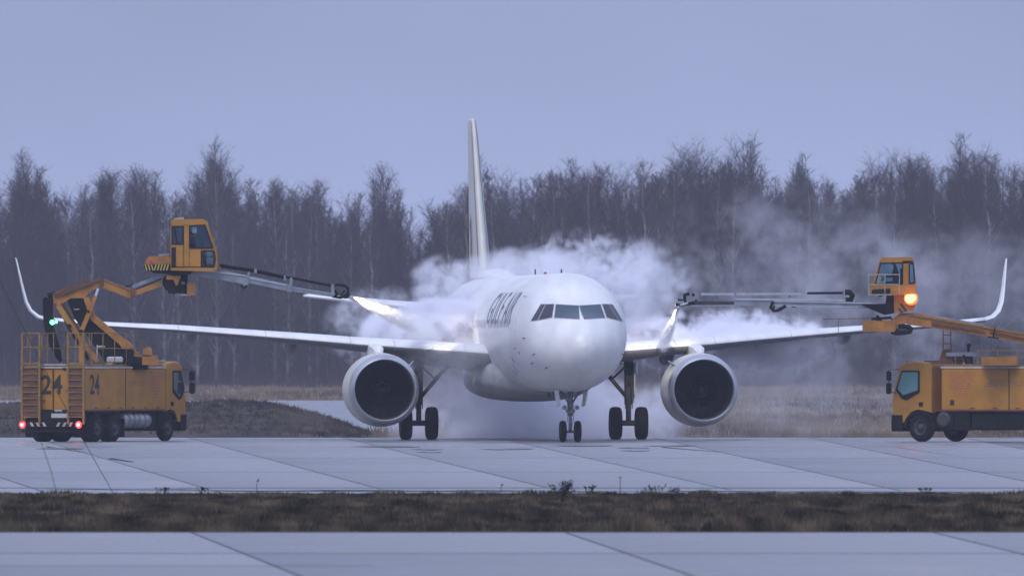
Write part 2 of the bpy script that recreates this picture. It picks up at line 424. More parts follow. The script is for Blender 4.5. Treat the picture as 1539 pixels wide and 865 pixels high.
prof = [(-2000,606),(0,607),(120,604),(280,606),(330,603),(360,602.5),(395,605),(430,611),(470,621),(500,630),(530,642),(560,655),(600,672),(700,690)]
def mound_z(X, Yc=112):
    px = CX + X * F / (Yc - CAM_Y)
    for (a, ya), (c, yc) in zip(prof, prof[1:]):
        if a <= px <= c:
            y = ya + (yc - ya) * (px - a) / (c - a); return CAM_Z + (HOR - y) * (Yc - CAM_Y) / F
    return 1.0 if px < 0 else -2.0
random.seed(11)
b = MB(); nx, ny = 160, 14
for j in range(ny + 1):
    Y = 70 + 75 * j / ny; w = math.sin(math.pi * min(1, max(0, (Y - 72) / 74)))**.8 if 72 < Y < 146 else 0
    for i in range(nx + 1):
        X = -120 + 130 * i / nx
        zt = mound_z(X); z0 = gz(Y) - .12
        n = .05 * math.sin(X * 2.3 + Y * .3) + .04 * math.sin(X * 5.1 - Y * .7) + random.uniform(-.03, .03)
        b.pt((X, Y, z0 + max(0, (zt - z0)) * w + n * w))
for j in range(ny):
    for i in range(nx):
        a = j * (nx + 1) + i; b.face([a, a + 1, a + nx + 2, a + nx + 1], 0, True)
o = b.build('mound', M_MOUND, fix=False); o['kind'] = 'structure'

# ------------------------------------------------------------------ grasses
def grass_mat(name, c1, c2, c3, scale, ys=.07):
    m = bpy.data.materials.new(name); m.use_nodes = True; nt = m.node_tree; bs = nt.nodes['Principled BSDF']
    tc = nt.nodes.new('ShaderNodeTexCoord'); mp = nt.nodes.new('ShaderNodeMapping'); mp.inputs['Scale'].default_value = (1, ys, .2)
    nz = nt.nodes.new('ShaderNodeTexNoise'); nz.inputs['Scale'].default_value = scale; nz.inputs['Detail'].default_value = 4
    r = nt.nodes.new('ShaderNodeValToRGB'); e = r.color_ramp.elements
    e[0].position = .36; e[0].color = (*c1, 1); e[1].position = .66; e[1].color = (*c3, 1)
    k = e.new(.5); k.color = (*c2, 1)
    nt.links.new(tc.outputs['Object'], mp.inputs[0]); nt.links.new(mp.outputs[0], nz.inputs['Vector'])
    nt.links.new(nz.outputs['Fac'], r.inputs[0]); nt.links.new(r.outputs[0], bs.inputs['Base Color'])
    bs.inputs['Roughness'].default_value = .9; bs.inputs['Specular IOR Level'].default_value = .1
    return m
M_GRV = grass_mat('winter_verge_grass', (.014,.014,.011), (.055,.045,.032), (.16,.125,.085), 1.1, ys=.12)
M_GRD = grass_mat('dead_field_grass', (.085,.065,.052), (.175,.135,.095), (.27,.215,.15), .12)
M_GRM = grass_mat('mound_grass', (.03,.027,.026), (.062,.053,.046), (.12,.10,.078), .5)
def tufts(name, m, spots, label):
    rnd = random.Random(3); b = MB()
    for (x, y, z, h, n, spread, w) in spots:
        for k in range(n):
            a = rnd.uniform(0, 6.283); rr = rnd.uniform(0, spread); bx = x + math.cos(a)*rr; by = y + math.sin(a)*rr
            hh = h * rnd.uniform(.5, 1.15); lean = rnd.uniform(-.35, .35) * hh; ly = rnd.uniform(-.3, .3) * hh
            ww = w * rnd.uniform(.6, 1.3)
            i = [b.pt((bx - ww, by, z - .02)), b.pt((bx + ww, by, z - .02)), b.pt((bx + lean*.45 + ww*.6, by + ly*.4, z + hh*.6)), b.pt((bx + lean*.45 - ww*.6, by + ly*.4, z + hh*.6)), b.pt((bx + lean, by + ly, z + hh))]
            b.face([i[0], i[1], i[2], i[3]]); b.face([i[3], i[2], i[4]])
    o = b.build(name, m, fix=False); tag(o, label, 'grass', kind='stuff'); return o
rnd = random.Random(21)
from mathutils import noise as mn
sp = []
n = 0
while n < 19000:
    y = rnd.uniform(Y_T1 + .3, Y_A0 - .2); hw = (y - CAM_Y) * 770 / F + 3
    x = rnd.uniform(-hw, hw)
    q = mn.noise(Vector((x * .5, y * .06, 0)))
    q2 = mn.noise(Vector((x * 1.6, y * .10, 7)))
    far = (y - Y_T1) / (Y_A0 - Y_T1)
    h = (.07 + .08 * (q + .5) + .26 * max(0, q2)) * (1.2 - .55 * far)
    if far > .9: h *= .6
    sp.append((x, y, 0, max(.04, h), 6, .12, .008)); n += 1
tufts('verge_grass', M_GRV, sp, 'low dark winter grass on the strip between apron and near taxiway')
sp = []
for k in range(9000):
    y = rnd.uniform(60, 930) if k % 3 else rnd.uniform(70, 300)
    hw = (y - CAM_Y) * 800 / F + 6; x = rnd.uniform(-hw, hw)
    if 185 < y < 475 and x < -5.3 - (y - 190) * .008: continue
    if y < 150 and x < -7: continue
    if y < 100: continue
    q = mn.noise(Vector((x * .2, y * .03, 3)))
    sp.append((x, y, gz(y) - .03, .28 + .3 * (q + .4), 7, .5, .014 + y * 2e-5))
tufts('field_grass', M_GRD, sp, 'tall dead straw coloured grass covering the field before the wood')
sp = []
for k in range(5200):
    Y = rnd.uniform(76, 125); X = rnd.uniform(-30, -4)
    w = math.sin(math.pi * min(1, max(0, (Y - 72) / 74)))**.8
    z0 = gz(Y) - .12; zt = mound_z(X)
    if zt < -.4: continue
    sp.append((X, Y, z0 + max(0, zt - z0) * w, .10 + .14 * rnd.random()**2, 6, .22, .009))
tufts('mound_grass', M_GRM, sp, 'rough dark turf on the low bank behind the left truck')

# weeds standing in the verge
def weed(px, py, hpx, name, label, kind='stalk', seed=0, cat='plant'):
    rn = random.Random(seed); base = G(px, py); d = base.y - CAM_Y; H = hpx * d / F
    e = empty(name, (base.x, base.y, 0)); tag(e, label, cat)
    b = MB(); lf = MB()
    if kind == 'bush':
        for k in range(26):
            a = rn.uniform(0, 6.28); t = rn.uniform(.1, .62); hh = H * rn.uniform(.55, 1.0)
            p0 = Vector((base.x, base.y, 0)); p1 = p0 + Vector((math.cos(a)*t*H*.35, math.sin(a)*t*H*.35, hh*.55)); p2 = p0 + Vector((math.cos(a)*t*H*1.0, math.sin(a)*t*H, hh))
            b.tube([p0, p1, p2], [.007, .005, .003], 4, smooth=False)
            for q in range(22):
                u = rn.uniform(.4, 1.0); c = p1.lerp(p2, u) + Vector((rn.uniform(-.05,.05), rn.uniform(-.05,.05), rn.uniform(-.03,.05)))
                s_ = rn.uniform(.010, .022); v = Vector((rn.uniform(-1,1), rn.uniform(-1,1), rn.uniform(-1,1))).normalized() * s_; w = Vector((rn.uniform(-1,1), rn.uniform(-1,1), rn.uniform(-1,1))).normalized() * s_
                i = [lf.pt(c - v), lf.pt(c + w), lf.pt(c + v), lf.pt(c - w)]; lf.face(i)
    else:
        nst = {'stalk': 1, 'clump': 9}[kind]
        for k in range(nst):
            a = rn.uniform(0, 6.28); l = (.0 if nst == 1 else rn.uniform(.1, .6))
            p0 = Vector((base.x + (0 if nst == 1 else rn.uniform(-.12,.12)), base.y, 0)); p1 = p0 + Vector((math.cos(a)*l*H*.3, 0, H*.5)); p2 = p0 + Vector((math.cos(a)*l*H + rn.uniform(-.04,.04), 0, H * rn.uniform(.7, 1)))
            b.tube([p0, p1, p2], [.007, .006, .003], 4, smooth=False)
            for q in range(14):
                u = rn.uniform(.3, 1); c = p1.lerp(p2, u); s_ = rn.uniform(.008, .02)
                v = Vector((rn.uniform(-1,1), rn.uniform(-1,1), rn.uniform(.2,1.6))).normalized() * s_ * 1.8; w = Vector((rn.uniform(-1,1), rn.uniform(-1,1), 0)).normalized() * s_ * .5
                i = [lf.pt(c), lf.pt(c + v + w), lf.pt(c + v * 2), lf.pt(c + v - w)]; lf.face(i)
    b.build('stem', M_WEED, e); lf.build('foliage', M_WEED, e, fix=False)
M_WEED = mat('dry_weed', (.045,.042,.032), .95, var=.4, scale=20, spec=.1)
weed(845, 757, 36, 'shrub', 'dark bushy weed standing tallest on the grass strip below the nose gear', 'bush', 1, 'shrub')
weed(386, 738, 24, 'dry_stalk', 'single thin dry stalk at the apron edge left of the left engine', 'stalk', 2)
weed(932, 742, 30, 'dry_stalk', 'single thin dry stalk just right of the dark shrub', 'stalk', 3)
weed(983, 750, 22, 'dry_weed', 'spreading clump of dry weed below the right main gear', 'clump', 4)
weed(1010, 758, 28, 'dry_weed', 'tall spreading dry weed on the grass under the right engine', 'clump', 5)
weed(1139, 768, 18, 'dry_weed', 'small dark weed mid strip below the steam on the right', 'clump', 6)
weed(305, 742, 9, 'dry_weed', 'low dry weed at the grass edge nearest the left truck front', 'clump', 7)
weed(753, 742, 20, 'dry_stalk', 'single thin dry stalk at the apron edge below the fuselage', 'stalk', 8)
weed(888, 744, 16, 'dry_weed', 'low dry weed beside the dark shrub', 'clump', 9)
weed(1392, 742, 9, 'dry_weed', 'small dry weed at the apron edge before the right truck cab', 'clump', 10)
weed(245, 742, 9, 'dry_weed', 'small dry weed at the apron edge below the left truck', 'clump', 12)

# thin stay wires of the near mast, running down into the verge on the left
M_WIRE = mat('dark_wire', (.02,.02,.022), .6)
def wire(pts, name, label, r=.008, m=None):
    b = MB(); b.tube(pts, r, 5); o = b.build(name, m or M_WIRE); tag(o, label, 'cable'); return o
g1 = G(171, 742); top = P(-60, 300, g1.y - 1.5)
mid = P(62, 545, g1.y - .8); mid2 = P(122, 655, g1.y - .3)
wire([top, P(0, 422, g1.y - 1.2), mid, mid2, g1], 'stay_wire', 'long dark slanting wire reaching from the left edge down to the grass', .007)
g2 = G(98, 794)
wire([P(62, 664, g2.y), P(76, 705, g2.y), P(88, 752, g2.y), g2], 'broken_wire', 'short thin stem leaning upright from the grass below the left truck', .006)
# ------------------------------------------------------------------ the wood behind the field
M_TWIG = mat('birch_twigs', (.075,.052,.058), .95, var=.35, scale=.4, spec=.05)
M_TWIG2 = mat('alder_twigs', (.052,.038,.044), .95, var=.35, scale=.4, spec=.05)
M_BARKP = mat('birch_bark', (.26,.25,.255), .85, c2=(.08,.075,.08), scale=2.2, stretch=(1,1,.5), spec=.1)
M_BARKD = mat('dark_bark', (.075,.065,.065), .9, var=.4, scale=2, spec=.1)

def tree_meshes(seed, H, spread, nb, ntw, pale, shape, tw=.013):
    rn = random.Random(seed)
    tr = MB(); cr = MB()
    bend = [Vector((rn.uniform(-.35,.35), rn.uniform(-.35,.35), 0)) for _ in range(7)]
    def axis(t):
        k = t * 6; i = min(5, int(k)); u = k - i
        return (bend[i].lerp(bend[i+1], u)) * (t * .7) + Vector((0, 0, t * H))
    pts = [axis(i / 10) for i in range(11)]
    r0 = .085 + H * .0045
    tr.tube(pts, [r0 * (1 - .93 * i / 10) + .01 for i in range(11)], 6)
    def tri(a, d, L, w):
        a = Vector(a); d = d.normalized(); s_ = d.cross(Vector((rn.uniform(-1,1), rn.uniform(-1,1), rn.uniform(-1,1)))).normalized() * w
        i = [cr.pt(a - s_), cr.pt(a + s_), cr.pt(a + d * L)]; cr.face(i)
    if shape == 'fork':     # second pale stem leaning away
        q = [axis(.18), axis(.3) + Vector((.9,0,.3)), axis(.55) + Vector((1.9,.2,0)), axis(.85) + Vector((2.7,.2,0))]
        tr.tube(q, [r0*.7, r0*.55, r0*.35, .02], 6)
    for k in range(nb):
        t = .10 + .89 * (k + rn.random()) / nb
        a = rn.uniform(0, 6.283)
        if shape == 'cone': env = (1 - t) ** .6 * 1.15 + .08
        elif shape == 'vase': env = math.sin(math.pi * min(1, max(.08, (t - .05) * .98))) ** .6 * .95 + .05
        else: env = (1 - t * t) * .9 + .12
        L = H * spread * env * rn.uniform(.6, 1.15) * (.7 if t < .25 else 1)
        up = rn.uniform(1.1, 2.6) + t * .8
        d = Vector((math.cos(a), math.sin(a), up)).normalized()
        p0 = axis(t); p1 = p0 + d * L * .5; d2 = (d + Vector((0, 0, rn.uniform(-.1, .5)))).normalized(); p2 = p1 + d2 * L * .5
        rb = max(.012, .05 * (1 - t) + .012)
        tr.tube([p0, p1, p2], [rb, rb * .6, .008], 3, caps=False, smooth=False)
        for q in range(max(5, int(ntw * min(1.25, .25 + L / (H*spread*.9))))):
            u = rn.uniform(.12, 1.0); c = p0.lerp(p1, u * 2) if u < .5 else p1.lerp(p2, u * 2 - 1)
            a2 = rn.uniform(0, 6.283); td = (d2 * 1.1 + Vector((math.cos(a2)*.8, math.sin(a2)*.8, rn.uniform(-.2, .8)))).normalized()
            tl = rn.uniform(.45, 1.15) * min(1.2, .35 + L * .32)
            tri(c, td, tl, tw)
            for z in range(3):
                c2 = c + td * tl * rn.uniform(.25, .9)
                a3 = rn.uniform(0, 6.283); t3 = (td + Vector((math.cos(a3), math.sin(a3), rn.uniform(-.3, .7))) * .9).normalized()
                tri(c2, t3, tl * rn.uniform(.35, .7), tw * .75)
    return tr, cr
def mesh_of(b, name, m):
    me = bpy.data.meshes.new(name); me.from_pydata(b.v, [], b.f); me.materials.append(m)
    me.polygons.foreach_set('use_smooth', b.sm); me.update(); return me
TREES = []
specs = [(1, 20, .20, 78, 20, 1, 'cone'), (2, 20, .23, 78, 20, 0, 'vase'), (3, 20, .18, 70, 18, 1, 'fork'), (4, 20, .22, 84, 20, 0, 'cone'),
         (5, 20, .22, 76, 20, 1, 'round'), (6, 20, .20, 80, 20, 0, 'round'), (7, 20, .27, 90, 22, 0, 'cone')]
for (sd, H, spd, nb, ntw, pale, shp) in specs:
    tr, cr = tree_meshes(sd, H, spd, nb, ntw, pale, shp)
    TREES.append((mesh_of(tr, 'trunk', M_BARKP if pale else M_BARKD), mesh_of(cr, 'crown', M_TWIG if pale else M_TWIG2), H, pale))
sky_y = [(-120,262),(-60,250),(0,282),(30,238),(62,246),(90,278),(120,290),(150,255),(180,264),(210,250),(240,252),(270,282),(300,262),(325,212),(352,262),(390,272),(420,264),(450,268),(480,276),(500,308),(520,320),(545,284),(575,258),(602,280),(622,312),(660,318),(690,287),(730,244),(762,276),(800,262),(840,240),(870,240),(900,252),(940,262),(960,242),(1000,235),(1050,226),(1080,236),(1110,226),(1130,222),(1150,258),(1175,276),(1205,242),(1230,270),(1260,262),(1300,246),(1330,226),(1350,232),(1380,226),(1410,240),(1440,212),(1470,236),(1500,226),(1539,240),(1600,230),(1660,260)]
def sky_top(px):
    px = max(-119, min(1659, px))
    for (a, ya), (c, yc) in zip(sky_y, sky_y[1:]):
        if a <= px <= c: return ya + (yc - ya) * (px - a) / (c - a)
    return 260
def zone(px):
    zs = [(-1e9, 0, 'beyond the left edge of the truck 24 platform'), (0, 60, 'behind the left wingtip'), (60, 200, 'behind the bent boom of the truck marked 24'),
          (200, 330, 'behind the raised operator cabin on the left'), (330, 530, 'behind the left spray boom'), (530, 640, 'between the left nozzle and the tail'),
          (640, 745, 'close beside the tail fin'), (745, 960, 'above the aircraft cockpit'), (960, 1120, 'above the right nozzle'),
          (1120, 1290, 'above the right spray boom'), (1290, 1400, 'behind the right operator cabin'), (1400, 1539, 'around the right wingtip'), (1539, 1e9, 'beyond the right wingtip')]
    for a, c, n in zs:
        if a <= px < c: return n
kinds = {1: 'pale trunked bare birch', 0: 'dark trunked bare tree'}
rnd = random.Random(77)
def add_tree(px, Y, top_py, kind, label=None, group=None, wide=1.0):
    p = P(px, 578, Y); H = CAM_Z + (HOR - top_py) * (Y - CAM_Y) / F
    tm, cm, H0, pale = TREES[kind]; s_ = H / H0
    e = bpy.data.objects.new('birch_tree' if pale else 'bare_tree', None); col.objects.link(e)
    e.location = (p.x, Y, 0); e.rotation_euler = (0, 0, rnd.uniform(0, 6.28)); e.scale = (s_ * wide, s_ * wide, s_)
    grp = group or ('%s trees %s' % ('birch' if pale else 'dark', zone(px)))
    tag(e, label or '%s in the wood %s' % (kinds[pale], zone(px)), 'tree', grp)
    for me, nm in ((tm, 'trunk'), (cm, 'crown')):
        o = bpy.data.objects.new(nm, me); col.objects.link(o); o.parent = e
# the ones that stand out on the skyline
add_tree(325, 905, 212, 4, 'tallest birch on the left, its round top clear above the wood', 'lone skyline trees', 1.0)
add_tree(575, 915, 257, 6, 'broad cone shaped bare tree standing alone between left nozzle and fin', 'lone skyline trees', 1.25)
add_tree(36, 910, 237, 6, 'broad pointed bare tree near the left edge of the wood', 'lone skyline trees', 1.1)
add_tree(722, 925, 243, 3, 'dark tree top showing just right of the tail fin', 'lone skyline trees')
add_tree(1128, 915, 221, 3, 'dark pointed tree highest above the right spray nozzle', 'lone skyline trees', 1.1)
add_tree(1441, 915, 211, 3, 'highest dark tree of the wood, left of the right wingtip', 'lone skyline trees', 1.15)
add_tree(1205, 915, 240, 3, 'slender dark tree above the right boom beside a dip in the skyline', 'lone skyline trees')
cnt = 7
rows = [(905, 36, 1), (915, 38, 1), (925, 40, 1), (936, 42, 1), (948, 43, 1), (960, 44, 1), (974, 44, 1)]
for ri, (Y, nr, hf) in enumerate(rows):
    for k in range(nr):
        px = -260 + 2060 * (k + rnd.uniform(.1, .9)) / nr
        t = sky_top(px); full = 580 - t
        hh = full * rnd.uniform(.85, .99) if ri > 0 else full * rnd.uniform(.62, .88)
        kind = rnd.choice([0, 2, 4, 0, 1, 5, 3]) if ri < 2 else rnd.choice([1, 3, 5, 6, 3, 0, 5])
        add_tree(px, Y + rnd.uniform(-4, 4), 580 - hh, kind, wide=rnd.uniform(1.15, 1.6))
        cnt += 1
# the depth of the wood behind them, one mass
vv = []; ff = []; off = 0
tr, cr = tree_meshes(40, 20, .25, 76, 12, 0, 'cone', .034)
tr2, cr2 = tree_meshes(41, 20, .25, 76, 12, 0, 'round', .034)
packs = []
for t_, c_ in ((tr, cr), (tr2, cr2)):
    V = np.array(t_.v + c_.v, dtype=float); nv = len(t_.v)
    Fq = [f for f in t_.f] + [tuple(i + nv for i in f) for f in c_.f]
    packs.append((V, Fq))
allV = []; allF = []; off = 0
for k in range(430):
    Y = rnd.uniform(984, 1090); px = rnd.uniform(-420, 1960)
    if k >= 230: Y = rnd.uniform(915, 1080); px = rnd.choice([rnd.uniform(-2600, -240), rnd.uniform(1780, 4200)])     # the wood goes on to both sides
    H = CAM_Z + (HOR - (580 - (580 - sky_top(px)) * rnd.uniform(.78, .96))) * (Y - CAM_Y) / F
    V, Fq = packs[k % 2]; a = rnd.uniform(0, 6.28); s_ = H / 20; ws = s_ * rnd.uniform(1, 1.3)
    x = (px - CX) * (Y - CAM_Y) / F
    W = np.empty_like(V); W[:,0] = (V[:,0]*math.cos(a) - V[:,1]*math.sin(a))*ws + x; W[:,1] = (V[:,0]*math.sin(a) + V[:,1]*math.cos(a))*ws + Y; W[:,2] = V[:,2]*s_
    allV.append(W); allF.extend([tuple(i + off for i in f) for f in Fq]); off += len(V)
me = bpy.data.meshes.new('far_wood'); me.from_pydata(np.concatenate(allV).tolist(), [], allF); me.materials.append(M_TWIG2); me.update()
o = bpy.data.objects.new('far_wood', me); col.objects.link(o)
tag(o, 'dense dark mass of bare trees filling the wood behind the front rows', 'wood', kind='stuff')
# saplings between the trunks, deeper in
b = MB()
for k in range(16000):
    Y = rnd.uniform(900, 1090); x = rnd.uniform(-.055, .055) * (Y + 550); h = rnd.uniform(3, 13); l = rnd.gauss(0, .06) * h; w = .035
    i = [b.pt((x - w, Y, 0)), b.pt((x + w, Y, 0)), b.pt((x + l, Y + rnd.uniform(-.5,.5), h))]; b.face(i)
    for q in range(3):
        u = rnd.uniform(.3, .95); c = Vector((x + l*u, Y, h*u)); d = Vector((rnd.uniform(-1,1), rnd.uniform(-.5,.5), rnd.uniform(.4,1.4))) * h * .16
        i = [b.pt(c), b.pt(c + Vector((w*.7,0,w))), b.pt(c + d)]; b.face(i)
o = b.build('saplings', M_TWIG2, fix=False); tag(o, 'thicket of thin bare saplings between the trunks', 'thicket', kind='stuff')
# undergrowth at the wood's foot
b = MB()
for k in range(9000):
    Y = rnd.uniform(885, 930); hw = 62; x = rnd.uniform(-hw, hw); h = rnd.uniform(.6, 3.0) * (.6 + .8 * mn.noise(Vector((x*.15, 0, 0))) ** 2)
    l = rnd.uniform(-.5, .5) * h; w = .03
    i = [b.pt((x - w, Y, 0)), b.pt((x + w, Y, 0)), b.pt((x + l, Y + rnd.uniform(-.5,.5), h))]; b.face(i)
o = b.build('undergrowth', M_TWIG, fix=False); tag(o, 'tangle of bare brush along the foot of the wood', 'undergrowth', kind='stuff')
# ------------------------------------------------------------------ the airliner
YAW = math.radians(5.44)
air = empty('airliner', (2.50, -21.87, 0), YAW)
tag(air, 'white twin engine airliner facing the camera, wrapped in de-icing steam', 'airliner')
AW = air.matrix_basis
def L(v, s, z): return AW @ Vector((v, s, z))          # v to the picture's right, s aft of the nose, z up

ST = [(0.0,.02,3.27,3.31),(.06,.24,3.04,3.52),(.2,.46,2.80,3.74),(.5,.78,2.52,4.00),(1.0,1.10,2.26,4.25),(1.5,1.33,2.09,4.44),(1.9,1.47,1.99,4.66),(2.3,1.58,1.92,4.98),
      (2.7,1.67,1.86,5.25),(3.2,1.76,1.81,5.48),(3.9,1.855,1.77,5.67),(4.8,1.93,1.745,5.80),(6,1.97,1.73,5.87),(8,1.975,1.73,5.87),(12,1.975,1.73,5.87),(16,1.975,1.73,5.87),
      (20,1.975,1.73,5.87),(24,1.975,1.73,5.87),(28,1.975,1.73,5.87),(30,1.96,1.80,5.87),(33,1.85,2.15,5.86),(36,1.6,2.75,5.83),(39,1.22,3.45,5.77),(42,.75,4.15,5.65),(44,.38,4.62,5.50),(44.5,.2,4.8,5.35)]
def fus(s):
    ST_ = ST
    for i in range(len(ST_) - 1):
        if ST_[i][0] <= s <= ST_[i+1][0]:
            a = ST_[i]; c = ST_[i+1]; h = c[0] - a[0]; t = (s - a[0]) / h
            out = []
            for k in (1, 2, 3):
                m0 = ((c[k]-a[k])/h + ((a[k]-ST_[i-1][k])/(a[0]-ST_[i-1][0]) if i > 0 else (c[k]-a[k])/h)) / 2
                m1 = ((c[k]-a[k])/h + ((ST_[i+2][k]-c[k])/(ST_[i+2][0]-c[0]) if i+2 < len(ST_) else 0)) / 2
                t2, t3 = t*t, t*t*t
                out.append((2*t3-3*t2+1)*a[k] + (t3-2*t2+t)*h*m0 + (-2*t3+3*t2)*c[k] + (t3-t2)*h*m1)
            return out
    return list(ST_[-1][1:])
NR = 72
def fring(s):
    w, zb, zt = fus(s); zc = 3.80 if s > 5 else (zb + (zt - zb) * (.5 - .03))
    zc = (zb + zt) / 2
    r = []
    for k in range(NR):
        a = 2 * math.pi * k / NR
        r.append((w * math.sin(a), s, zc + (zt - zb) / 2 * math.cos(a)))
    return r
ss = [0,.02,.06,.12,.2,.32,.5,.7,.95,1.2,1.45,1.7,1.9,2.1,2.3,2.5,2.7,2.95,3.2,3.55,3.9,4.3,4.8,5.4,6] + [7 + k for k in range(21)] + [28,29,30,31.5,33,34.5,36,37.5,39,40.5,42,43,44,44.5]
b = MB(); b.loft([[L(*p) for p in fring(s)] for s in ss]); fuselage = b.build('fuselage', M_WHITE, air)
bvh = BVHTree.FromPolygons([Vector(v) for v in b.v], b.f)
def hit(px, py):
    o = Vector((0, CAM_Y, CAM_Z)); d = (P(px, py, 0) - o).normalized(); h = bvh.ray_cast(o, d)
    return h[0], h[1]
def patch(poly, name, m, off=.012, n=10, mirror=False, parent=None, label=None):
    """four-cornered pane laid on the skin; poly = photo corners TL TR BR BL"""
    TL, TR, BR, BL = [Vector((*p, 0)) for p in poly]; bb = MB(); ids = []
    Ai = AW.inverted()
    for j in range(n + 1):
        for i in range(n + 1):
            q = TL.lerp(TR, i/n).lerp(BL.lerp(BR, i/n), j/n); p, nn = hit(q.x, q.y)
            if p is None: return None
            p = Ai @ p; nn = Ai.to_3x3() @ nn
            if nn.y > 0: nn = -nn
            p = p + nn.normalized() * off
            if mirror: p.x = -p.x
            ids.append(bb.pt(AW @ p))
    for j in range(n):
        for i in range(n):
            a = j*(n+1)+i; bb.face([a, a+1, a+n+2, a+n+1], 0, True)
    o = bb.build(name, m, parent or air, fix=False); 
    if label: o['label'] = label
    return o
# cockpit glazing: measured on one side, mirrored on the other
panes = [([(836,457.6),(869.5,459.6),(870.5,479),(833.5,477)], 'windshield_pane', M_GLASSW),
         ([(821,457.6),(832.5,457.2),(829.5,476.5),(810,480.5)], 'side_pane', M_GLASSS),
         ([(813.5,457.6),(819.5,457.4),(807.5,480.8),(798.5,481.6)], 'side_pane', M_GLASSS)]
for poly, nm, m in panes:
    for mir in (False, True):
        fr = [(poly[0][0]-.9, poly[0][1]-.9), (poly[1][0]+.9, poly[1][1]-.9), (poly[2][0]+.9, poly[2][1]+.9), (poly[3][0]-.9, poly[3][1]+.9)]
        g = patch(poly, nm, m, .016, 8, mir)
        f_ = patch(fr, 'pane_frame', M_SEAM, .008, 8, mir, parent=g) if g else None
# ribbon of points on the skin
def skin_pt(s, ang, off=.006):
    w, zb, zt = fus(s); zc = (zb + zt) / 2; return L((w + off) * math.sin(ang), s, zc + ((zt - zb) / 2 + off) * math.cos(ang))
def seam(path, name, w=.03, m=None, off=.006, n=14):
    bb = MB(); pr = None
    for (s0, a0), (s1, a1) in zip(path, path[1:]):
        for k in range(n + 1):
            t = k / n; s_, a_ = s0 + (s1-s0)*t, a0 + (a1-a0)*t
            ds, da = s1 - s0, (a1 - a0) * 1.975; l = math.hypot(ds, da); ns, na = -da / l * w/2, ds / l * w/2 / 1.975
            i = (bb.pt(skin_pt(s_ + ns, a_ + na, off)), bb.pt(skin_pt(s_ - ns, a_ - na, off)))
            if k: bb.face([pr[0], pr[1], i[1], i[0]])
            pr = i
    return bb.build(name, m or M_SEAM, air, fix=False)
def zang(z, s, side=-1):
    w, zb, zt = fus(s); return side * math.acos(max(-1, min(1, (z - (zb+zt)/2) / ((zt-zb)/2))))
# doors, radome joint, small fittings
for side in (-1, 1):
    for (sa, sb, za, zb_) in ((5.0, 5.85, 3.25, 5.05), (30.2, 31.0, 3.3, 5.1)):
        seam([(sa, zang(za, sa, side)), (sa, zang(zb_, sa, side)), (sb, zang(zb_, sb, side)), (sb, zang(za, sb, side)), (sa, zang(za, sa, side))], 'door_outline', .03)
seam([(6.35, -.15), (6.35, -2.2)], 'skin_joint', .014, n=30)
# belly cargo door outline and small probes
for (sa, z, side) in ((2.2, 3.05, -1), (2.2, 3.05, 1), (2.9, 2.75, -1), (2.9, 2.75, 1), (3.2, 3.6, -1), (1.6, 2.6, -1)):
    a = zang(z, sa, side); p = skin_pt(sa, a, .0); q = skin_pt(sa, a, .10); bb = MB(); bb.tube([p, q, q + (L(0,-.14,0) - L(0,0,0))], [.022, .016, .010], 6); bb.build('probe', M_GEAR, air)
for (sa, za, w_, h_) in ((4.55, 3.15, .22, .10), (7.4, 2.95, .34, .22), (8.6, 2.7, .2, .3), (9.8, 2.5, .3, .2)):
    a = zang(za, sa); bb = MB(); ids = [bb.pt(skin_pt(s_, zang(z_, s_), .008)) for (s_, z_) in ((sa, za), (sa+w_, za), (sa+w_, za-h_), (sa, za-h_))]; bb.face(ids); bb.build('service_panel', M_SEAM, air, fix=False)
# cabin windows, dulled under the fluid
for k in range(40):
    s_ = 7.0 + k * .533
    if 14.5 < s_ < 15.2: continue
    bb = MB(); ring = []
    for q in range(12):
        a = 2*math.pi*q/12; z_ = 4.12 + .16*math.sin(a); ring.append(bb.pt(skin_pt(s_ + .11*math.cos(a), zang(z_, s_), .007)))
    bb.face(ring); bb.build('cabin_window', M_GREY, air, fix=False)
# titles: GULF AIR in tall thin outlined capitals
cu = bpy.data.curves.new('titles', 'FONT'); cu.body = 'GULF AIR'; cu.size = 1.0; cu.resolution_u = 3; cu.space_character = 1.12
to = bpy.data.objects.new('titles_tmp', cu); col.objects.link(to); bpy.context.view_layer.update()
dg = bpy.context.evaluated_depsgraph_get(); tm = bpy.data.meshes.new_from_object(to.evaluated_get(dg)); bpy.data.objects.remove(to)
import bmesh
bm = bmesh.new(); bm.from_mesh(tm); bmesh.ops.triangulate(bm, faces=bm.faces)
for _ in range(3):
    es = [e for e in bm.edges if e.calc_length() > .12]
    if es: bmesh.ops.subdivide_edges(bm, edges=es, cuts=1); bmesh.ops.triangulate(bm, faces=bm.faces)
xs = [v.co.x for v in bm.verts]; ys = [v.co.y for v in bm.verts]; x0, x1, y0, y1 = min(xs), max(xs), min(ys), max(ys)
Ai = AW.inverted()
for v in bm.verts:
    u = (v.co.x - x0) / (x1 - x0); w_ = (v.co.y - y0) / (y1 - y0)
    s_ = 15.6 - u * 9.0; z_ = 4.10 + w_ * 1.12
    v.co = Ai @ skin_pt(s_, zang(z_, s_), .010)
bm.to_mesh(tm); bm.free(); tm.materials.clear(); tm.materials.append(M_LETTER)
o = bpy.data.objects.new('lettering', tm); col.objects.link(o); o.parent = air; o['label'] = 'grey GULF AIR capitals on the forward fuselage side'
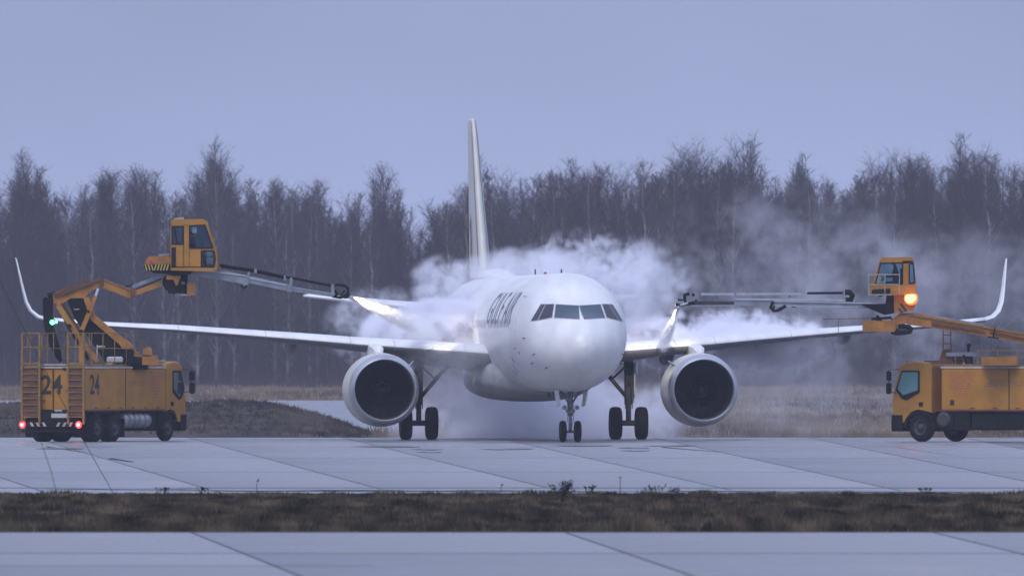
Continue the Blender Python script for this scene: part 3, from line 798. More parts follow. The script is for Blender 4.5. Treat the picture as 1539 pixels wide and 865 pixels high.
# belly fairing, radome hump, antennas
def ell(b, c, rx, ry, rz, n=24, mm=14, m=0):
    rings = []
    for j in range(1, mm):
        t = math.pi * j / mm
        rings.append([L(c[0] + rx*math.sin(t)*math.cos(2*math.pi*k/n), c[1] - ry*math.cos(t), c[2] + rz*math.sin(t)*math.sin(2*math.pi*k/n)) for k in range(n)])
    b.loft(rings, m)
b = MB()
rings = []
for (s_, w_, zb, zt) in ((13.6,.5,1.72,2.3),(14.3,1.3,1.62,2.6),(15.4,1.9,1.50,3.0),(17,2.02,1.40,3.2),(20,2.06,1.36,3.2),(23,2.04,1.38,3.1),(25,1.9,1.46,2.9),(27,1.4,1.62,2.6),(28.6,.5,1.75,2.2)):
    zc = (zb+zt)/2
    rings.append([L(w_*math.copysign(abs(math.sin(2*math.pi*k/40))**.75, math.sin(2*math.pi*k/40)), s_, zc + (zt-zb)/2*math.copysign(abs(math.cos(2*math.pi*k/40))**.75, math.cos(2*math.pi*k/40))) for k in range(40)])
b.loft(rings); b.build('belly_fairing', mat('belly_grey_shaded', (.40,.41,.43), .45, var=.2), air)  # grey paints the underside shade into the fairing's colour
b = MB(); ell(b, (0, 32.3, 5.84), .62, 2.3, .33); b.build('antenna_radome', M_WHITE, air)
for (s_, z_, h_) in ((9, 1.75, -.22), (11, 1.75, -.14), (12.6, 1.72, -.2), (8.0, 5.85, .16), (17.5, 5.85, .22)):
    b = MB(); b.prism([L(-.015, s_, z_), L(-.015, s_+.34, z_), L(-.015, s_+.3, z_+h_), L(-.015, s_+.12, z_+h_)], L(.03,0,0)-L(0,0,0)); b.build('blade_antenna', M_GEAR, air)
b = MB(); ell(b, (0, 14.0, 5.87), .06, .09, .08); b.build('beacon_light', mat('beacon_lens', (.25,.06,.05), .3), air)

# aerofoils ------------------------------------------------------
def foil(chord, thick, n=14, drop=.0):
    pts = []
    for k in range(n + 1):
        x = .5 * (1 - math.cos(math.pi * k / n)); yt = 5 * thick * (.2969*math.sqrt(x) - .126*x - .3516*x*x + .2843*x**3 - .1036*x**4); pts.append((x, yt + .02*math.sin(math.pi*x)))
    lo = []
    for k in range(n - 1, 0, -1):
        x = .5 * (1 - math.cos(math.pi * k / n)); yt = 5 * thick * (.2969*math.sqrt(x) - .126*x - .3516*x*x + .2843*x**3 - .1036*x**4); lo.append((x, -yt + .02*math.sin(math.pi*x)))
    return [(x * chord, y * chord) for x, y in pts + lo]
def wing_ring(v, s, z, chord, thick, inc, side, cant=0.0):
    r = []
    for (x, y) in foil(chord, thick):
        xs_ = x * math.cos(inc) + y * math.sin(inc) * 0; zz = y * math.cos(inc) - x * math.sin(inc)
        r.append(L(side * (v - zz * math.sin(cant)), s + xs_, z + zz * math.cos(cant)))
    return r
WS = [(1.2,15.2,3.02,7.6,.112,math.radians(5.2)),(1.975,15.85,3.08,7.0,.112,math.radians(5.0)),(3.0,16.45,3.16,6.5,.11,math.radians(4.3)),(4.5,17.3,3.27,5.5,.11,math.radians(3.2)),(6.3,18.25,3.40,4.25,.12,math.radians(2.4)),
      (8.3,19.3,3.58,3.72,.115,math.radians(1.6)),(10.5,20.45,3.76,3.15,.11,math.radians(1.0)),(12.5,21.5,3.92,2.65,.11,math.radians(.5)),(14.7,22.65,4.05,2.1,.105,0),(16.3,23.5,4.20,1.75,.10,0),(16.9,23.85,4.27,1.62,.10,0)]
WL = [(16.9,23.85,4.27,1.62,.095,0,0),(17.25,24.1,4.37,1.52,.095,0,math.radians(25)),(17.50,24.4,4.60,1.40,.09,0,math.radians(50)),(17.64,24.7,4.92,1.25,.085,0,math.radians(70)),(17.74,25.05,5.4,1.05,.08,0,math.radians(80)),(17.84,25.5,5.95,.8,.08,0,math.radians(82)),(17.93,25.9,6.45,.5,.08,0,math.radians(82)),(17.945,26.1,6.52,.25,.08,0,math.radians(82))]
def wz(v):
    for a, c in zip(WS, WS[1:]):
        if a[0] <= v <= c[0]:
            t = (v-a[0])/(c[0]-a[0]); return [a[k] + (c[k]-a[k])*t for k in range(6)]
    return list(WS[-1])
for side in (-1, 1):
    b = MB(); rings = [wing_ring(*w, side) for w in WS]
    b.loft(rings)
    # underside grey darkened to paint in its shade, upper skin and leading edge in white
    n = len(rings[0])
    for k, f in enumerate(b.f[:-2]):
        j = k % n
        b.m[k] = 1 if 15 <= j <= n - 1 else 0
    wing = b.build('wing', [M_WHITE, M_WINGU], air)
    wing['label'] = 'long slender wing on the picture %s with a white top and shade-darkened grey underside' % ('left' if side < 0 else 'right')
    b = MB(); b.loft([wing_ring(*w[:6], side, w[6]) for w in WL]); b.build('winglet', M_WHITE, wing)
    for v in (5.15, 8.3, 11.8):     # flap track fairings
        _, s_, z_, c_, th_, inc_ = wz(v); s0 = s_ + c_ * .52; zb = z_ - c_*.5*math.sin(inc_) - c_*.035 + .13
        rings = []
        for (ds, w_, h_, dz) in ((0,.04,.05,0),(.35,.14,.16,-.06),(.9,.20,.25,-.14),(1.7,.22,.28,-.20),(2.5,.20,.25,-.24),(3.1,.12,.15,-.22),(3.5,.03,.04,-.18)):
            rings.append([L(side*v + w_*math.sin(2*math.pi*k/18), s0+ds, zb+dz + h_*math.cos(2*math.pi*k/18)) for k in range(18)])
        b = MB(); b.loft(rings); b.build('flap_fairing', M_WINGU, wing)
    # slat joints
    for v in (2.6, 5.0, 6.5, 9.4, 12.4, 15.2):
        _, s_, z_, c_, th_, inc_ = wz(v); rr = wing_ring(v, s_, z_, c_, th_, inc_, side); r2 = wing_ring(v+.016, s_+.008, z_, c_, th_, inc_, side)
        bb = MB(); idx = list(range(6, -1, -1)) + [n-1, n-2, n-3]
        pa = [bb.pt(rr[i] + (rr[i]-L(side*v, s_+.3*c_, z_)).normalized()*.006) for i in idx]; pb = [bb.pt(r2[i] + (r2[i]-L(side*v, s_+.3*c_, z_)).normalized()*.006) for i in idx]
        for q in range(len(pa)-1): bb.face([pa[q], pa[q+1], pb[q+1], pb[q]])
        bb.build('slat_joint', M_SEAM, wing, fix=False)
    # engine
    ev, es, ez = side * 5.66, 14.2, 1.79
    Me = AW @ Matrix.Translation((ev, es, ez)) @ Matrix.Rotation(math.radians(90), 4, 'Z')   # local +X = aft
    # X axis of Me after the +90 turn points along +s
    b = MB()
    prof_out = [(0.00,1.10),(.05,1.155),(.16,1.20),(.45,1.25),(1.0,1.29),(1.8,1.31),(2.6,1.29),(3.2,1.20),(3.7,1.07)]
    b.lathe(prof_out, Me, 56, ms=[1,1,1,0,0,0,0,0]); 
    nac = b.build('engine', [M_CREAM, M_LIP], air)
    nac['label'] = 'large round jet engine under the wing on the picture %s' % ('left' if side < 0 else 'right')
    b = MB(); b.lathe([(.0,1.10),(-.025,1.085),(.0,1.065),(.10,1.045),(.22,1.035)], Me, 56); b.build('inlet_lip', M_LIP, nac)
    b = MB(); b.lathe([(.22,1.035),(.5,1.01),(1.15,.99),(3.6,.99)], Me, 56); b.build('inlet_duct', M_DUCT, nac, fix=False)
    b = MB()
    for k in range(18):
        a = 2*math.pi*k/18; rr = []
        for (r_, tw_, ch_) in ((.28,.25,.32),(.6,.75,.42),(.98,1.15,.42)):
            a2 = a + (r_-.28)*.35; c0 = Vector((1.25, r_*math.cos(a2), r_*math.sin(a2))); tg = Vector((0,-math.sin(a2),math.cos(a2)))
            ax = Vector((math.cos(tw_),0,0)) + tg*math.sin(tw_); rr.append((c0 - ax*ch_/2, c0 + ax*ch_/2))
        for (p, q), (p2, q2) in zip(rr, rr[1:]): b.face([b.pt(Me@p), b.pt(Me@q), b.pt(Me@q2), b.pt(Me@p2)], 0, True)
    b.build('fan', M_FAN, nac, fix=False)
    b = MB(); b.lathe([(.72,0),(.80,.09),(1.0,.2),(1.25,.28),(1.4,.28)], Me, 24); b.build('spinner', M_FAN, nac)
    b = MB(); b.lathe([(3.0,.75),(3.9,.72),(4.6,.5),(5.2,.3),(5.5,.02)], Me, 32); b.build('exhaust_cone', M_GEAR, nac)
    # strake on the cowl's inner shoulder, and dark belly pan of the cowl
    b = MB(); a = math.radians(48); r_ = 1.29
    def E(x, r, ang): return Me @ Vector((x, -r*math.sin(ang)*side*1.0, r*math.cos(ang)))
    for sgn in (-1,):
        b.prism([E(.75, 1.26, sgn*a), E(1.7, 1.30, sgn*a), E(1.6, 1.52, sgn*a), E(1.1, 1.46, sgn*a)], (L(.02,0,.02)-L(0,0,0)))
    b.build('strake', M_GREY, nac)
    rings = []
    for (x, hw, z0, z1) in ((1.6,.10,2.98,3.12),(2.2,.19,2.95,3.34),(3.0,.22,2.85,3.40),(4.0,.22,2.75,3.42),(5.2,.20,2.5,3.3),(6.8,.08,2.6,3.0)):
        rings.append([L(ev+side*.05-hw, es+x, z0), L(ev+side*.05+hw, es+x, z0), L(ev+side*.05+hw, es+x, z1-.08), L(ev+side*.05+hw*.5, es+x, z1), L(ev+side*.05-hw*.5, es+x, z1), L(ev+side*.05-hw, es+x, z1-.08)])
    b = MB(); b.loft(rings, smooth=False); b.build('pylon', M_WHITE, air)
    # main gear
    gv, gs = side * 3.77, 21.97
    b = MB(); zt = 2.85
    b.tube([L(gv, gs, .62), L(gv, gs, 1.35)], .095, 12); b.tube([L(gv, gs, 1.25), L(gv, gs, 2.0)], .15, 12); b.tube([L(gv, gs, 1.9), L(gv, gs, 3.0)], [.15,.17], 12)
    b.tube([L(gv-.42, gs, .59), L(gv+.42, gs, .59)], .10, 12)
    b.beam(L(gv, gs-.22, .75), L(gv, gs-.35, 1.05), .12, .05); b.beam(L(gv, gs-.35, 1.05), L(gv, gs-.16, 1.4), .12, .05)
    for q in (-.12, .12): b.tube([L(gv+q, gs-.15, 1.1), L(gv+q*.9, gs-.17, 1.6), L(gv+q*.6, gs-.2, 2.4), L(gv+q*.6, gs-.1, 2.9)], .022, 6)
    gear = b.build('main_gear', M_GEAR, air)
    b = MB(); b.tube([L(gv - side*.1, gs, 1.55), L(gv - side*.95, gs, 2.55)], .075, 10); b.tube([L(gv - side*.95, gs, 2.55), L(gv - side*1.45, gs, 2.95)], .09, 10)
    b.tube([L(gv - side*.62, gs, 2.16), L(gv - side*.5, gs, 2.24), L(gv - side*.1, gs, 2.62)], .035, 8); b.tube([L(gv - side*.6, gs, 2.25), L(gv - side*.98, gs, 2.5)], .03, 8)
    b.build('side_brace', M_GEAR, gear)
    b = MB(); b.prism([L(gv + side*.17, gs-.35, 2.75), L(gv + side*.17, gs+.4, 2.75), L(gv + side*.17, gs+.35, 1.65), L(gv + side*.15, gs+.15, 1.30), L(gv+side*.17, gs-.3, 1.6)], L(side*.04,0,0)-L(0,0,0)); b.build('gear_door', M_GREY, gear)
    for w_ in (-.465, .465):
        Mw = AW @ Matrix.Translation((gv + w_, gs, .585)); b = MB()
        b.lathe([(-.16,0),(-.17,.10),(-.14,.26),(-.2,.28),(-.215,.38),(-.205,.50),(-.16,.565),(-.06,.585),(.06,.585),(.16,.565),(.205,.50),(.215,.38),(.2,.28),(.14,.26),(.17,.10),(.16,0)], Mw, 40, ms=[1,1,1]+[0]*9+[1,1,1])
        b.build('wheel', [M_TYRE, M_RIMD], gear)
# nose gear
gs = 5.07
b = MB()
b.tube([L(0, gs, .42), L(0, gs-.05, .95)], .055, 12); b.tube([L(0, gs-.05, .9), L(0, gs-.1, 1.9)], [.085,.10], 12); b.tube([L(-.26, gs, .37), L(.26, gs, .37)], .05, 10)
b.tube([L(-.16, gs-.05, 1.08), L(.16, gs-.05, 1.08)], .05, 10); b.tube([L(0, gs-.1, .98), L(0, gs-.1, 1.16)], .12, 12)
b.beam(L(0, gs-.12, .45), L(0, gs-.3, .68), .10, .04); b.beam(L(0, gs-.3, .68), L(0, gs-.14, .92), .10, .04)
for q in (-1, 1):
    b.tube([L(q*.08, gs-.1, 1.38), L(q*.34, gs+.05, 1.78)], .035, 8); b.tube([L(q*.10, gs-.16, .7), L(q*.11, gs-.16, 1.4)], .012, 6)
ng = b.build('nose_gear', M_GEARL, air)
for q in (-1, 1):
    Ml = AW @ Matrix.Translation((q*.215, gs-.18, 1.2)) @ Matrix.Rotation(math.radians(90), 4, 'Z')
    b = MB(); b.lathe([(.10,0),(.08,.06),(0,.082),(-.01,.08),(.0,0)], Ml, 18); b.build('taxi_light', M_GREY, ng)
    b = MB(); z0, z1 = 1.80, 1.22
    b.prism([L(q*.50, gs-1.0, z0), L(q*.50, gs+.35, z0), L(q*.42, gs+.3, z1), L(q*.42, gs-.9, z1+.05)], L(q*.03,0,0)-L(0,0,0)); b.build('gear_door', M_WHITE, ng)
    Mw = AW @ Matrix.Translation((q*.26, gs, .375)); b = MB()
    b.lathe([(-.08,0),(-.085,.08),(-.07,.17),(-.10,.19),(-.115,.26),(-.10,.33),(-.05,.37),(.05,.37),(.10,.33),(.115,.26),(.10,.19),(.07,.17),(.085,.08),(.08,0)], Mw, 36, ms=[1,1,1]+[0]*7+[1,1,1])
    b.build('wheel', [M_TYRE, M_RIMD], ng)
# tail
def fin_ring(z, s, chord, thick):
    return [L(y, s + x, z) for (x, y) in foil(chord, thick)]
b = MB(); FS = [(5.5,36.2,6.6,.09),(5.9,36.75,6.2,.09),(6.3,37.15,5.85,.10),(8.0,38.5,4.75,.10),(10,40.05,3.45,.10),(11.2,40.95,2.75,.10),(11.7,41.5,2.2,.09),(11.78,41.9,1.6,.06)]
b.loft([fin_ring(*f) for f in FS]); fin = b.build('fin', M_CREAM, air); fin['label'] = 'tall cream coloured tail fin seen almost edge on'
b = MB()   # grey de-icing edge / rudder hinge line on the visible flank
for (f, g) in zip(FS[2:7], FS[3:7]):
    pass
pts = []
for f in FS[2:7]:
    z, s, c, th = f; F_ = foil(c, th); i0 = 2; i1 = 3
    pts.append((L(-F_[i0][1]-.012, s+F_[i0][0], z), L(-F_[i1][1]-.012, s+F_[i1][0], z)))
ids = [(b.pt(p), b.pt(q)) for p, q in pts]
for a, c in zip(ids, ids[1:]): b.face([a[0], a[1], c[1], c[0]])
pts = []
for f in FS[2:7]:
    z, s, c, th = f; F_ = foil(c, th); i0 = 2; i1 = 3
    pts.append((L(F_[i0][1]+.012, s+F_[i0][0], z), L(F_[i1][1]+.012, s+F_[i1][0], z)))
ids = [(b.pt(p), b.pt(q)) for p, q in pts]
for a, c in zip(ids, ids[1:]): b.face([a[0], a[1], c[1], c[0]])
b.build('fin_stripe', M_RUDDER, fin, fix=False)
# worn gold feather strokes on the rear of the fin's flank
rn = random.Random(4); b = MB()
for k in range(9):
    z0 = 6.5 + k * .17; s0 = 40.9 + rn.uniform(-.5, .3); n_ = 8; pr = None
    for q in range(n_ + 1):
        t = q / n_; s_ = s0 + t * 1.7; z_ = z0 + t * .55 - .35 * t * t + .3*math.sin(t*3)*.3; w_ = .11 * math.sin(math.pi * (t*.9+.05)) + .01
        def onfin(z, s):
            fr = next(((a, c) for a, c in zip(FS, FS[1:]) if a[0] <= z <= c[0]), (FS[1], FS[2])); a, c = fr; tt = (z-a[0])/(c[0]-a[0]); s1 = a[1]+(c[1]-a[1])*tt; ch = a[2]+(c[2]-a[2])*tt
            x = min(.99, max(0, (s-s1)/ch)); yt = 5*.1*(.2969*math.sqrt(x)-.126*x-.3516*x*x+.2843*x**3-.1036*x**4) + .02*math.sin(math.pi*x)
            return L(-(yt*ch)-.012 + .04*math.sin(math.pi*x)*ch*0, s, z)
        i = (b.pt(onfin(z_-w_, s_)), b.pt(onfin(z_+w_, s_)))
        if q: b.face([pr[0], i[0], i[1], pr[1]])
        pr = i
b.build('gold_feathers', M_GOLD, fin, fix=False)
for side in (-1, 1):
    b = MB(); b.loft([wing_ring(*w, side) for w in ((.3,38.0,4.55,4.2,.10,0),(1.0,38.5,4.62,3.8,.10,0),(3.5,40.05,4.90,2.75,.10,0),(6.0,41.6,5.18,1.65,.10,0),(6.22,41.95,5.20,1.1,.08,0))])
    b.build('tailplane', M_WHITE, air)
b = MB(); b.lathe([(0,.0),(.02,.17),(.25,.2),(.3,.16)], AW @ Matrix.Translation((0,44.4,5.07)) @ Matrix.Rotation(math.radians(90),4,'Z'), 20); b.build('tail_exhaust', M_GEAR, air)
# ------------------------------------------------------------------ de-icing trucks
def text_mesh(s, size, m, M, name, parent, sx=1.0, ext=.0, bold=0.0):
    cu = bpy.data.curves.new('t', 'FONT'); cu.body = s; cu.size = size; cu.offset = bold; cu.align_x = 'CENTER'; cu.align_y = 'CENTER'; cu.resolution_u = 4
    to = bpy.data.objects.new('t', cu); col.objects.link(to); bpy.context.view_layer.update()
    me = bpy.data.meshes.new_from_object(to.evaluated_get(bpy.context.evaluated_depsgraph_get())); bpy.data.objects.remove(to)
    Mi = WM(parent).inverted() @ M @ Matrix.Diagonal((sx, 1, 1, 1)); me.transform(Mi); me.materials.clear(); me.materials.append(m)
    me.name = name; o = bpy.data.objects.new(name, me); col.objects.link(o); o.parent = parent; return o

def wheel(T, x, y, side, parent, r=.5, w=.28):
    """side = +1 when the hub faces local +y"""
    Mw = T @ Matrix.Translation((x, y, r)) @ Matrix.Rotation(math.radians(90), 4, 'Z')
    b = MB(); h = w / 2
    b.lathe([(-h,.26),(-h-.01,.36),(-h+.01,.45),(-h+.05,r-.01),(-.05,r),(.05,r),(h-.05,r-.01),(h-.01,.45),(h+.01,.36),(h,.26)], Mw, 40)
    # the disc
    o = b.build('wheel', M_TYRE, parent)
    q = side
    b = MB(); b.lathe([(q*h*1.0,.27),(q*(h+.005),.25),(q*(h-.09),.22),(q*(h-.10),.13),(q*(h-.01),.115),(q*(h+.03),.08),(q*(h+.035),0)], Mw, 28)
    b.lathe([(-q*h*.9,.27),(-q*h*.7,0)], Mw, 28)
    for k in range(8):
        a = 2*math.pi*k/8; c = Mw @ Vector((q*(h-.085), .175*math.cos(a), .175*math.sin(a))); c2 = Mw @ Vector((q*(h-.05), .175*math.cos(a), .175*math.sin(a))); b.tube([c, c2], .02, 6)
    b.build('rim', M_RIM, o); return o

def truck(loc, rz, which):
    root = empty('deicing_truck', loc, rz); T = root.matrix_basis
    left = which == 'left'
    X = (lambda x: x) if left else (lambda x: x)
    LB = 6.25 if left else 6.95; FA = LB + .32; CB = LB + (.07 if left else .42); CF = CB + 1.58
    if not left: FA = CB + .52; CF = CB + 1.68
    def tp(x, y, z): return T @ Vector((x, y, z))
    def bx(lo, hi, m, name, parent=root, bev=0.0):
        b = MB(); b.box(lo, hi, 0, T, bev); return b.build(name, m, parent)
    # body box with panel divisions
    b = MB(); b.box((.05, -1.24, 1.10), (LB, 1.24, 2.55), 0, T, .03); body = b.build('tank_body', M_ORANGE, root)
    b = MB()
    for y in (-1.255, 1.235): b.box((.0, y, 2.55), (LB + .02, y + .02, 2.62), 0, T)
    b.box((.0, -1.235, 2.56), (.03, 1.235, 2.615), 0, T); b.box((.03,-1.23,2.552),(LB,1.23,2.60),0,T); b.build('roof_edge', M_PALE, body)
    for x in ((3.15,) if left else (2.2, 4.1)):
        b = MB()
        for y in (-1.247, 1.243): b.box((x-.018, y, 1.12), (x+.018, y+.004, 2.53), 0, T)
        b.build('shutter_seam', M_BLACK, body)
    b = MB()
    for y in (-1.26, 1.245): b.box((.1, y, 1.07), (LB-.02, y+.015, 1.115), 0, T)
    b.build('side_rail', M_ORANGED, body)
    # walkway deck
    b = MB(); b.box((2.6 if left else .4, -1.15, 2.622), (LB-.05, 1.15, 2.70), 0, T); b.box((.02,-1.2,2.62),(2.5 if left else .35,1.2,2.665),0,T); b.build('deck', M_YEL, body)
    # chassis, tanks, mudguards
    b = MB(); b.box((-.05, -.5, .62), (CF-.5, .5, 1.07), 0, T)
    b.box((.35, -1.18, .55), (3.0, -.55, .60), 0, T)
    for y in (-1.18, .70):
        b.box((.62, y, .98), (3.05, y+.48, 1.06), 0, T); b.box((.32, y, .45), (.38, y+.48, .95), 0, T)
        b.box((LB-1.1, y+.04, .40), (LB-.15, y+.44, 1.06), 0, T, .05)
        b.box((LB-.5, y-.03, .42),(LB+.02, y+.5,1.06),0,T,.04)
    b.box((-.12,-1.15,.34),(.05,1.15,.42),0,T)
    b.box((0,-1.0,.72),(.25,1.0,1.08),0,T)
    b.box((.45,-.72,.34),(3.05,.72,.97),0,T,.05); b.box((3.1,-.9,.42),(LB-1.1,.68,1.04),0,T,.05); b.box((FA-.75,-.85,.36),(CF-.25,.85,.95),0,T,.05)  # solid filler boxes added to block bright gaps under the truck
    for xx in (.30, 3.10):
        for y in (-1.22,.72): b.box((xx, y, .16), (xx+.02, y+.5, .80), 0, T)
    b.build('chassis', M_CHASS, root)
    if left:
        b = MB()
        for k, x in enumerate((3.35,3.75,4.15,4.55,4.95)):
            Mt = T @ Matrix.Translation((x, -1.0, .74)); b.lathe([(-.185,.0),(-.185,.24),(-.165,.27),(.165,.27),(.185,.24),(.185,0)], Mt, 24)
        b.build('side_tank', M_TANK, root)
    else:
        for x, w, h in ((CB-.5,.62,.55),):
            b = MB(); M2 = T @ Matrix.Translation((x, 1.20, .78)) @ Matrix.Rotation(math.radians(90), 4, 'Z'); b.lathe([(.0,.0),(.06,.17),(.04,.27),(-.45,.28),(-.45,0)], M2, 24); b.build('side_tank', M_RIM, root)
        bx((3.0, 1.17, .62), (3.32, 1.22, 1.0), M_TANK, 'battery_box', root, .02)
        bx((.4,.7,.45),(2.9,1.17,.98),M_CHASS,'storage_locker',root,.04); bx((3.5,.7,.42),(LB-1.2,1.14,1.0),M_CHASS,'storage_locker',root,.05)
    # wheels
    axles = (1.10, 2.46) if left else (1.4, 2.76)
    for x in axles:
        for y, sd in ((-1.06, -1), (1.06, 1)):
            w = wheel(T, x, y - sd*.12, sd, root, w=.52)
    for y, sd in ((-1.04, -1), (1.04, 1)): wheel(T, FA, y, sd, root)
    # the cab: a side profile lofted across, corners drawn in
    prof = [(CB,.98),(CB,2.60),(CB+.08,2.74),(CB+.7,2.80),(CF-.48,2.76),(CF-.28,2.62),(CF-.05,1.75),(CF,1.45),(CF,1.0),(CF-.02,.72),(CF-.28,.66),(FA+.62,.70),(FA+.57,.92),(FA+.40,1.06),(FA,1.13),(FA-.40,1.06),(FA-.56,.98)]
    if FA-.56 < CB+.02: prof = [p for p in prof if p[0] > CB+.01 or p[1] > 1.0]; prof.append((CB, 1.02)) 
    rings = []
    for (y, ins) in ((-1.22,.10),(-1.20,.03),(-1.12,0),(1.12,0),(1.20,.03),(1.22,.10)):
        cx, cz = (CB+CF)/2, 1.8
        rings.append([tp(x - math.copysign(min(ins, abs(x-cx)), x-cx) * (1 if x > cx else .3), y, z - (ins*.5 if z > 2.5 else 0)) for (x, z) in prof])
    b = MB(); b.loft(rings, smooth=False); cab = b.build('cab', M_ORANGE, root)
    sd = -1 if left else 1
    for s2 in (sd, -sd):
        yy = s2 * 1.228
        b = MB(); out = [(CB+.44,2.52),(CF-.43,2.50),(CF-.10,1.86),(CF-.12,1.70),(CB+.70,1.52),(CB+.42,1.80)]
        out = [(CB+.50,2.48),(CF-.42,2.48),(CF-.17,1.80),(CF-.42,1.50),(CF-.62,1.44),(CB+.50,1.72)]
        inn = [(CB+.57,2.42),(CF-.46,2.42),(CF-.26,1.84),(CF-.48,1.62),(CB+.57,1.80)]
        b.prism([tp(x, yy, z) for x, z in out], tp(0, s2*.012, 0) - tp(0,0,0)); wf = b.build('door_window', M_BLACK, cab)
        if left:
            inn = [(CB+.55,2.40),(CF-.46,2.42),(CF-.24,1.84),(CF-.50,1.58),(CF-.62,1.52),(CB+.58,1.82)]
        b = MB(); b.prism([tp(x, yy + s2*.013, z) for x, z in inn], tp(0, s2*.004, 0) - tp(0,0,0)); b.build('glass', mat('cab_side_glass', (.12,.26,.27), .12, spec=.8) if not left else M_CABGL, wf)
        bx((CB+.36, min(yy, yy+s2*.03), 1.24), (CB+.52, max(yy, yy+s2*.03), 1.38), M_BLACK, 'door_handle', cab)
        # mirrors on arms ahead of the door
        b = MB(); b.tube([tp(CF-.30, s2*1.2, 2.52), tp(CF-.02, s2*1.42, 2.50), tp(CF-.02, s2*1.42, 1.75), tp(CF-.16, s2*1.22, 1.70)], .016, 6)
        b.box((CF-.10, min(s2*1.36,s2*1.56), 2.12), (CF+.02, max(s2*1.36,s2*1.56), 2.46), 0, T, .03); b.box((CF-.11, min(s2*1.36,s2*1.58), 1.66), (CF+.03, max(s2*1.36,s2*1.58), 2.06), 0, T, .04)
        b.build('mirror', M_BLACK, cab)
        b = MB()   # wheel arch liner and bumper side
        b.box((CF-.50, min(s2*1.0,s2*1.235), .38), (CF+.04, max(s2*1.0,s2*1.235), .98), 0, T, .06)
        b.box((FA-.55, min(s2*.6,s2*.98), .95), (FA+.55, max(s2*.6,s2*.98), 1.05), 0, T)
        pr = []
        for k in range(11):
            a = math.pi * k / 10; pr.append((FA + .66*math.cos(a), .50 + .60*math.sin(a)))
        for (x0_, z0_), (x1_, z1_) in zip(pr, pr[1:]):
            q = [tp(x0_, s2*1.236, z0_), tp(x1_, s2*1.236, z1_), tp(x1_, s2*.9, z1_), tp(x0_, s2*.9, z0_)]; b.face([b.pt(p) for p in q])
            q = [tp(x0_, s2*1.236, z0_), tp(x1_, s2*1.236, z1_), tp(FA+(x1_-FA)*.84, s2*1.236, .5+(z1_-.5)*.84), tp(FA+(x0_-FA)*.84, s2*1.236, .5+(z0_-.5)*.84)]; b.face([b.pt(p) for p in q])
        b.build('wheel_arch', M_CHASS, cab)
    b = MB(); b.box((CF-.04,-1.2,.36),(CF+.07,1.2,.80),0,T,.05); b.build('bumper', M_CHASS, cab)
    b = MB(); b.box((CB+.1,-1.0,2.79),(CB+.5,1.0,2.83),0,T,.02); b.box((CF-.55,-1.1,2.75),(CF-.50,1.1,2.80),0,T); b.build('roof_panel', M_PALE if left else M_ORANGED, cab)  # pale on the left truck: light on the cab roof put into colour
    b = MB(); b.prism([tp(CF-.285,-1.02,2.585), tp(CF-.285,1.02,2.585), tp(CF-.055,1.08,1.80), tp(CF-.055,-1.08,1.80)], (tp(.05,0,.015)-tp(0,0,0))); b.build('windscreen', M_CABGL, cab)
    # rear end
    b = MB(); b.box((-.02,-.03,1.15),(.045,-.0,2.50),0,T); b.box((-.0,-.62,1.75),(.045,-.50,1.80),0,T); b.box((-.0,.30,1.42),(.045,.42,1.47),0,T)
    for k in range(6): b.box((.8+k*.95,-1.256,1.16),(.98+k*.95,-1.241,1.20),0,T); b.box((.8+k*.95,1.241,1.16),(.98+k*.95,1.256,1.20),0,T)
    b.build('door_fittings', M_ORANGED, body)
    b = MB(); b.box((-.06, -.72, .84), (-.045, .02, .99), 0, T); b.box((-.05,-.4,.98),(-.03,-.1,1.12),0,T); b.build('number_plate', M_PLATE, root)
    b = MB(); b.box((-.14, -.98, .50), (-.10, .98, .72), 0, T); bump = b.build('rear_bumper', M_CHASS, root)
    b = MB()
    for k in range(-3, 4):
        if k == 0: continue
        x_ = -.143; c = k * .24; q = .07 if k < 0 else -.07
        b.face([b.pt(tp(x_, c-.07, .54)), b.pt(tp(x_, c+.03, .54)), b.pt(tp(x_, c+.03-q*1.1, .68)), b.pt(tp(x_, c-.07-q*1.1, .68))])
    b.build('chevron', M_PALE, bump, fix=False)
    for y in (-1.10, 1.10):
        b = MB(); b.box((-.16, y-.13, .52), (-.10, y+.13, .66), 0, T, .02); hl = b.build('tail_light', M_CHASS, root)
        Ml = T @ Matrix.Translation((-.165, y - math.copysign(.0, y), .60)); b = MB(); b.lathe([(.02,.0),(.02,.115),(-.005,.115),(-.025,.07),(-.03,0)], Ml, 24); b.build('lens', M_RED_L, hl)
        b = MB(); b.lathe([(-.03,.05),(-.045,.04),(-.05,0)], Ml, 16); b.build('bulb', M_REDC_L, hl)
        if left:
            ld = bpy.data.lights.new('tail_lamp', 'POINT'); ld.energy = 2.5; ld.color = (1,.08,.08); ld.shadow_soft_size = .02; lo = bpy.data.objects.new('tail_lamp', ld); col.objects.link(lo); lo.location = tp(-.4, y, .60)
    b = MB(); Ml = T @ Matrix.Translation((-.0, .62, 1.90)); b.lathe([(.02,.0),(.02,.035),(-.02,.03),(-.03,0)], Ml, 16); b.build('reflector', M_CARD, root)
    # ladders with hoops at the rear corners
    for (ya, yb) in (((.42, 1.10), (-1.30, -.70))[0:2] if left else ((.42, 1.10), (-1.10, -.42))):
        xb = -.17; b = MB(); ztop = 3.78
        for y in (ya, yb): b.box((xb-.035, y-.035, .62), (xb+.035, y+.035, ztop), 0, T)
        for k in range(9): b.box((xb-.05, ya+.03, .85+k*.215), (xb+.05, yb-.03, .885+k*.215), 0, T)
        lad = b.build('ladder', M_YEL, root)
        b = MB()
        for k in range(8): b.box((xb-.0, min(ya,yb)+.04, .90+k*.215), (xb+.012, max(ya,yb)-.04, 1.06+k*.215), 0, T)
        b.build('ladder_panel', M_ORANGED, lad)
        b = MB()
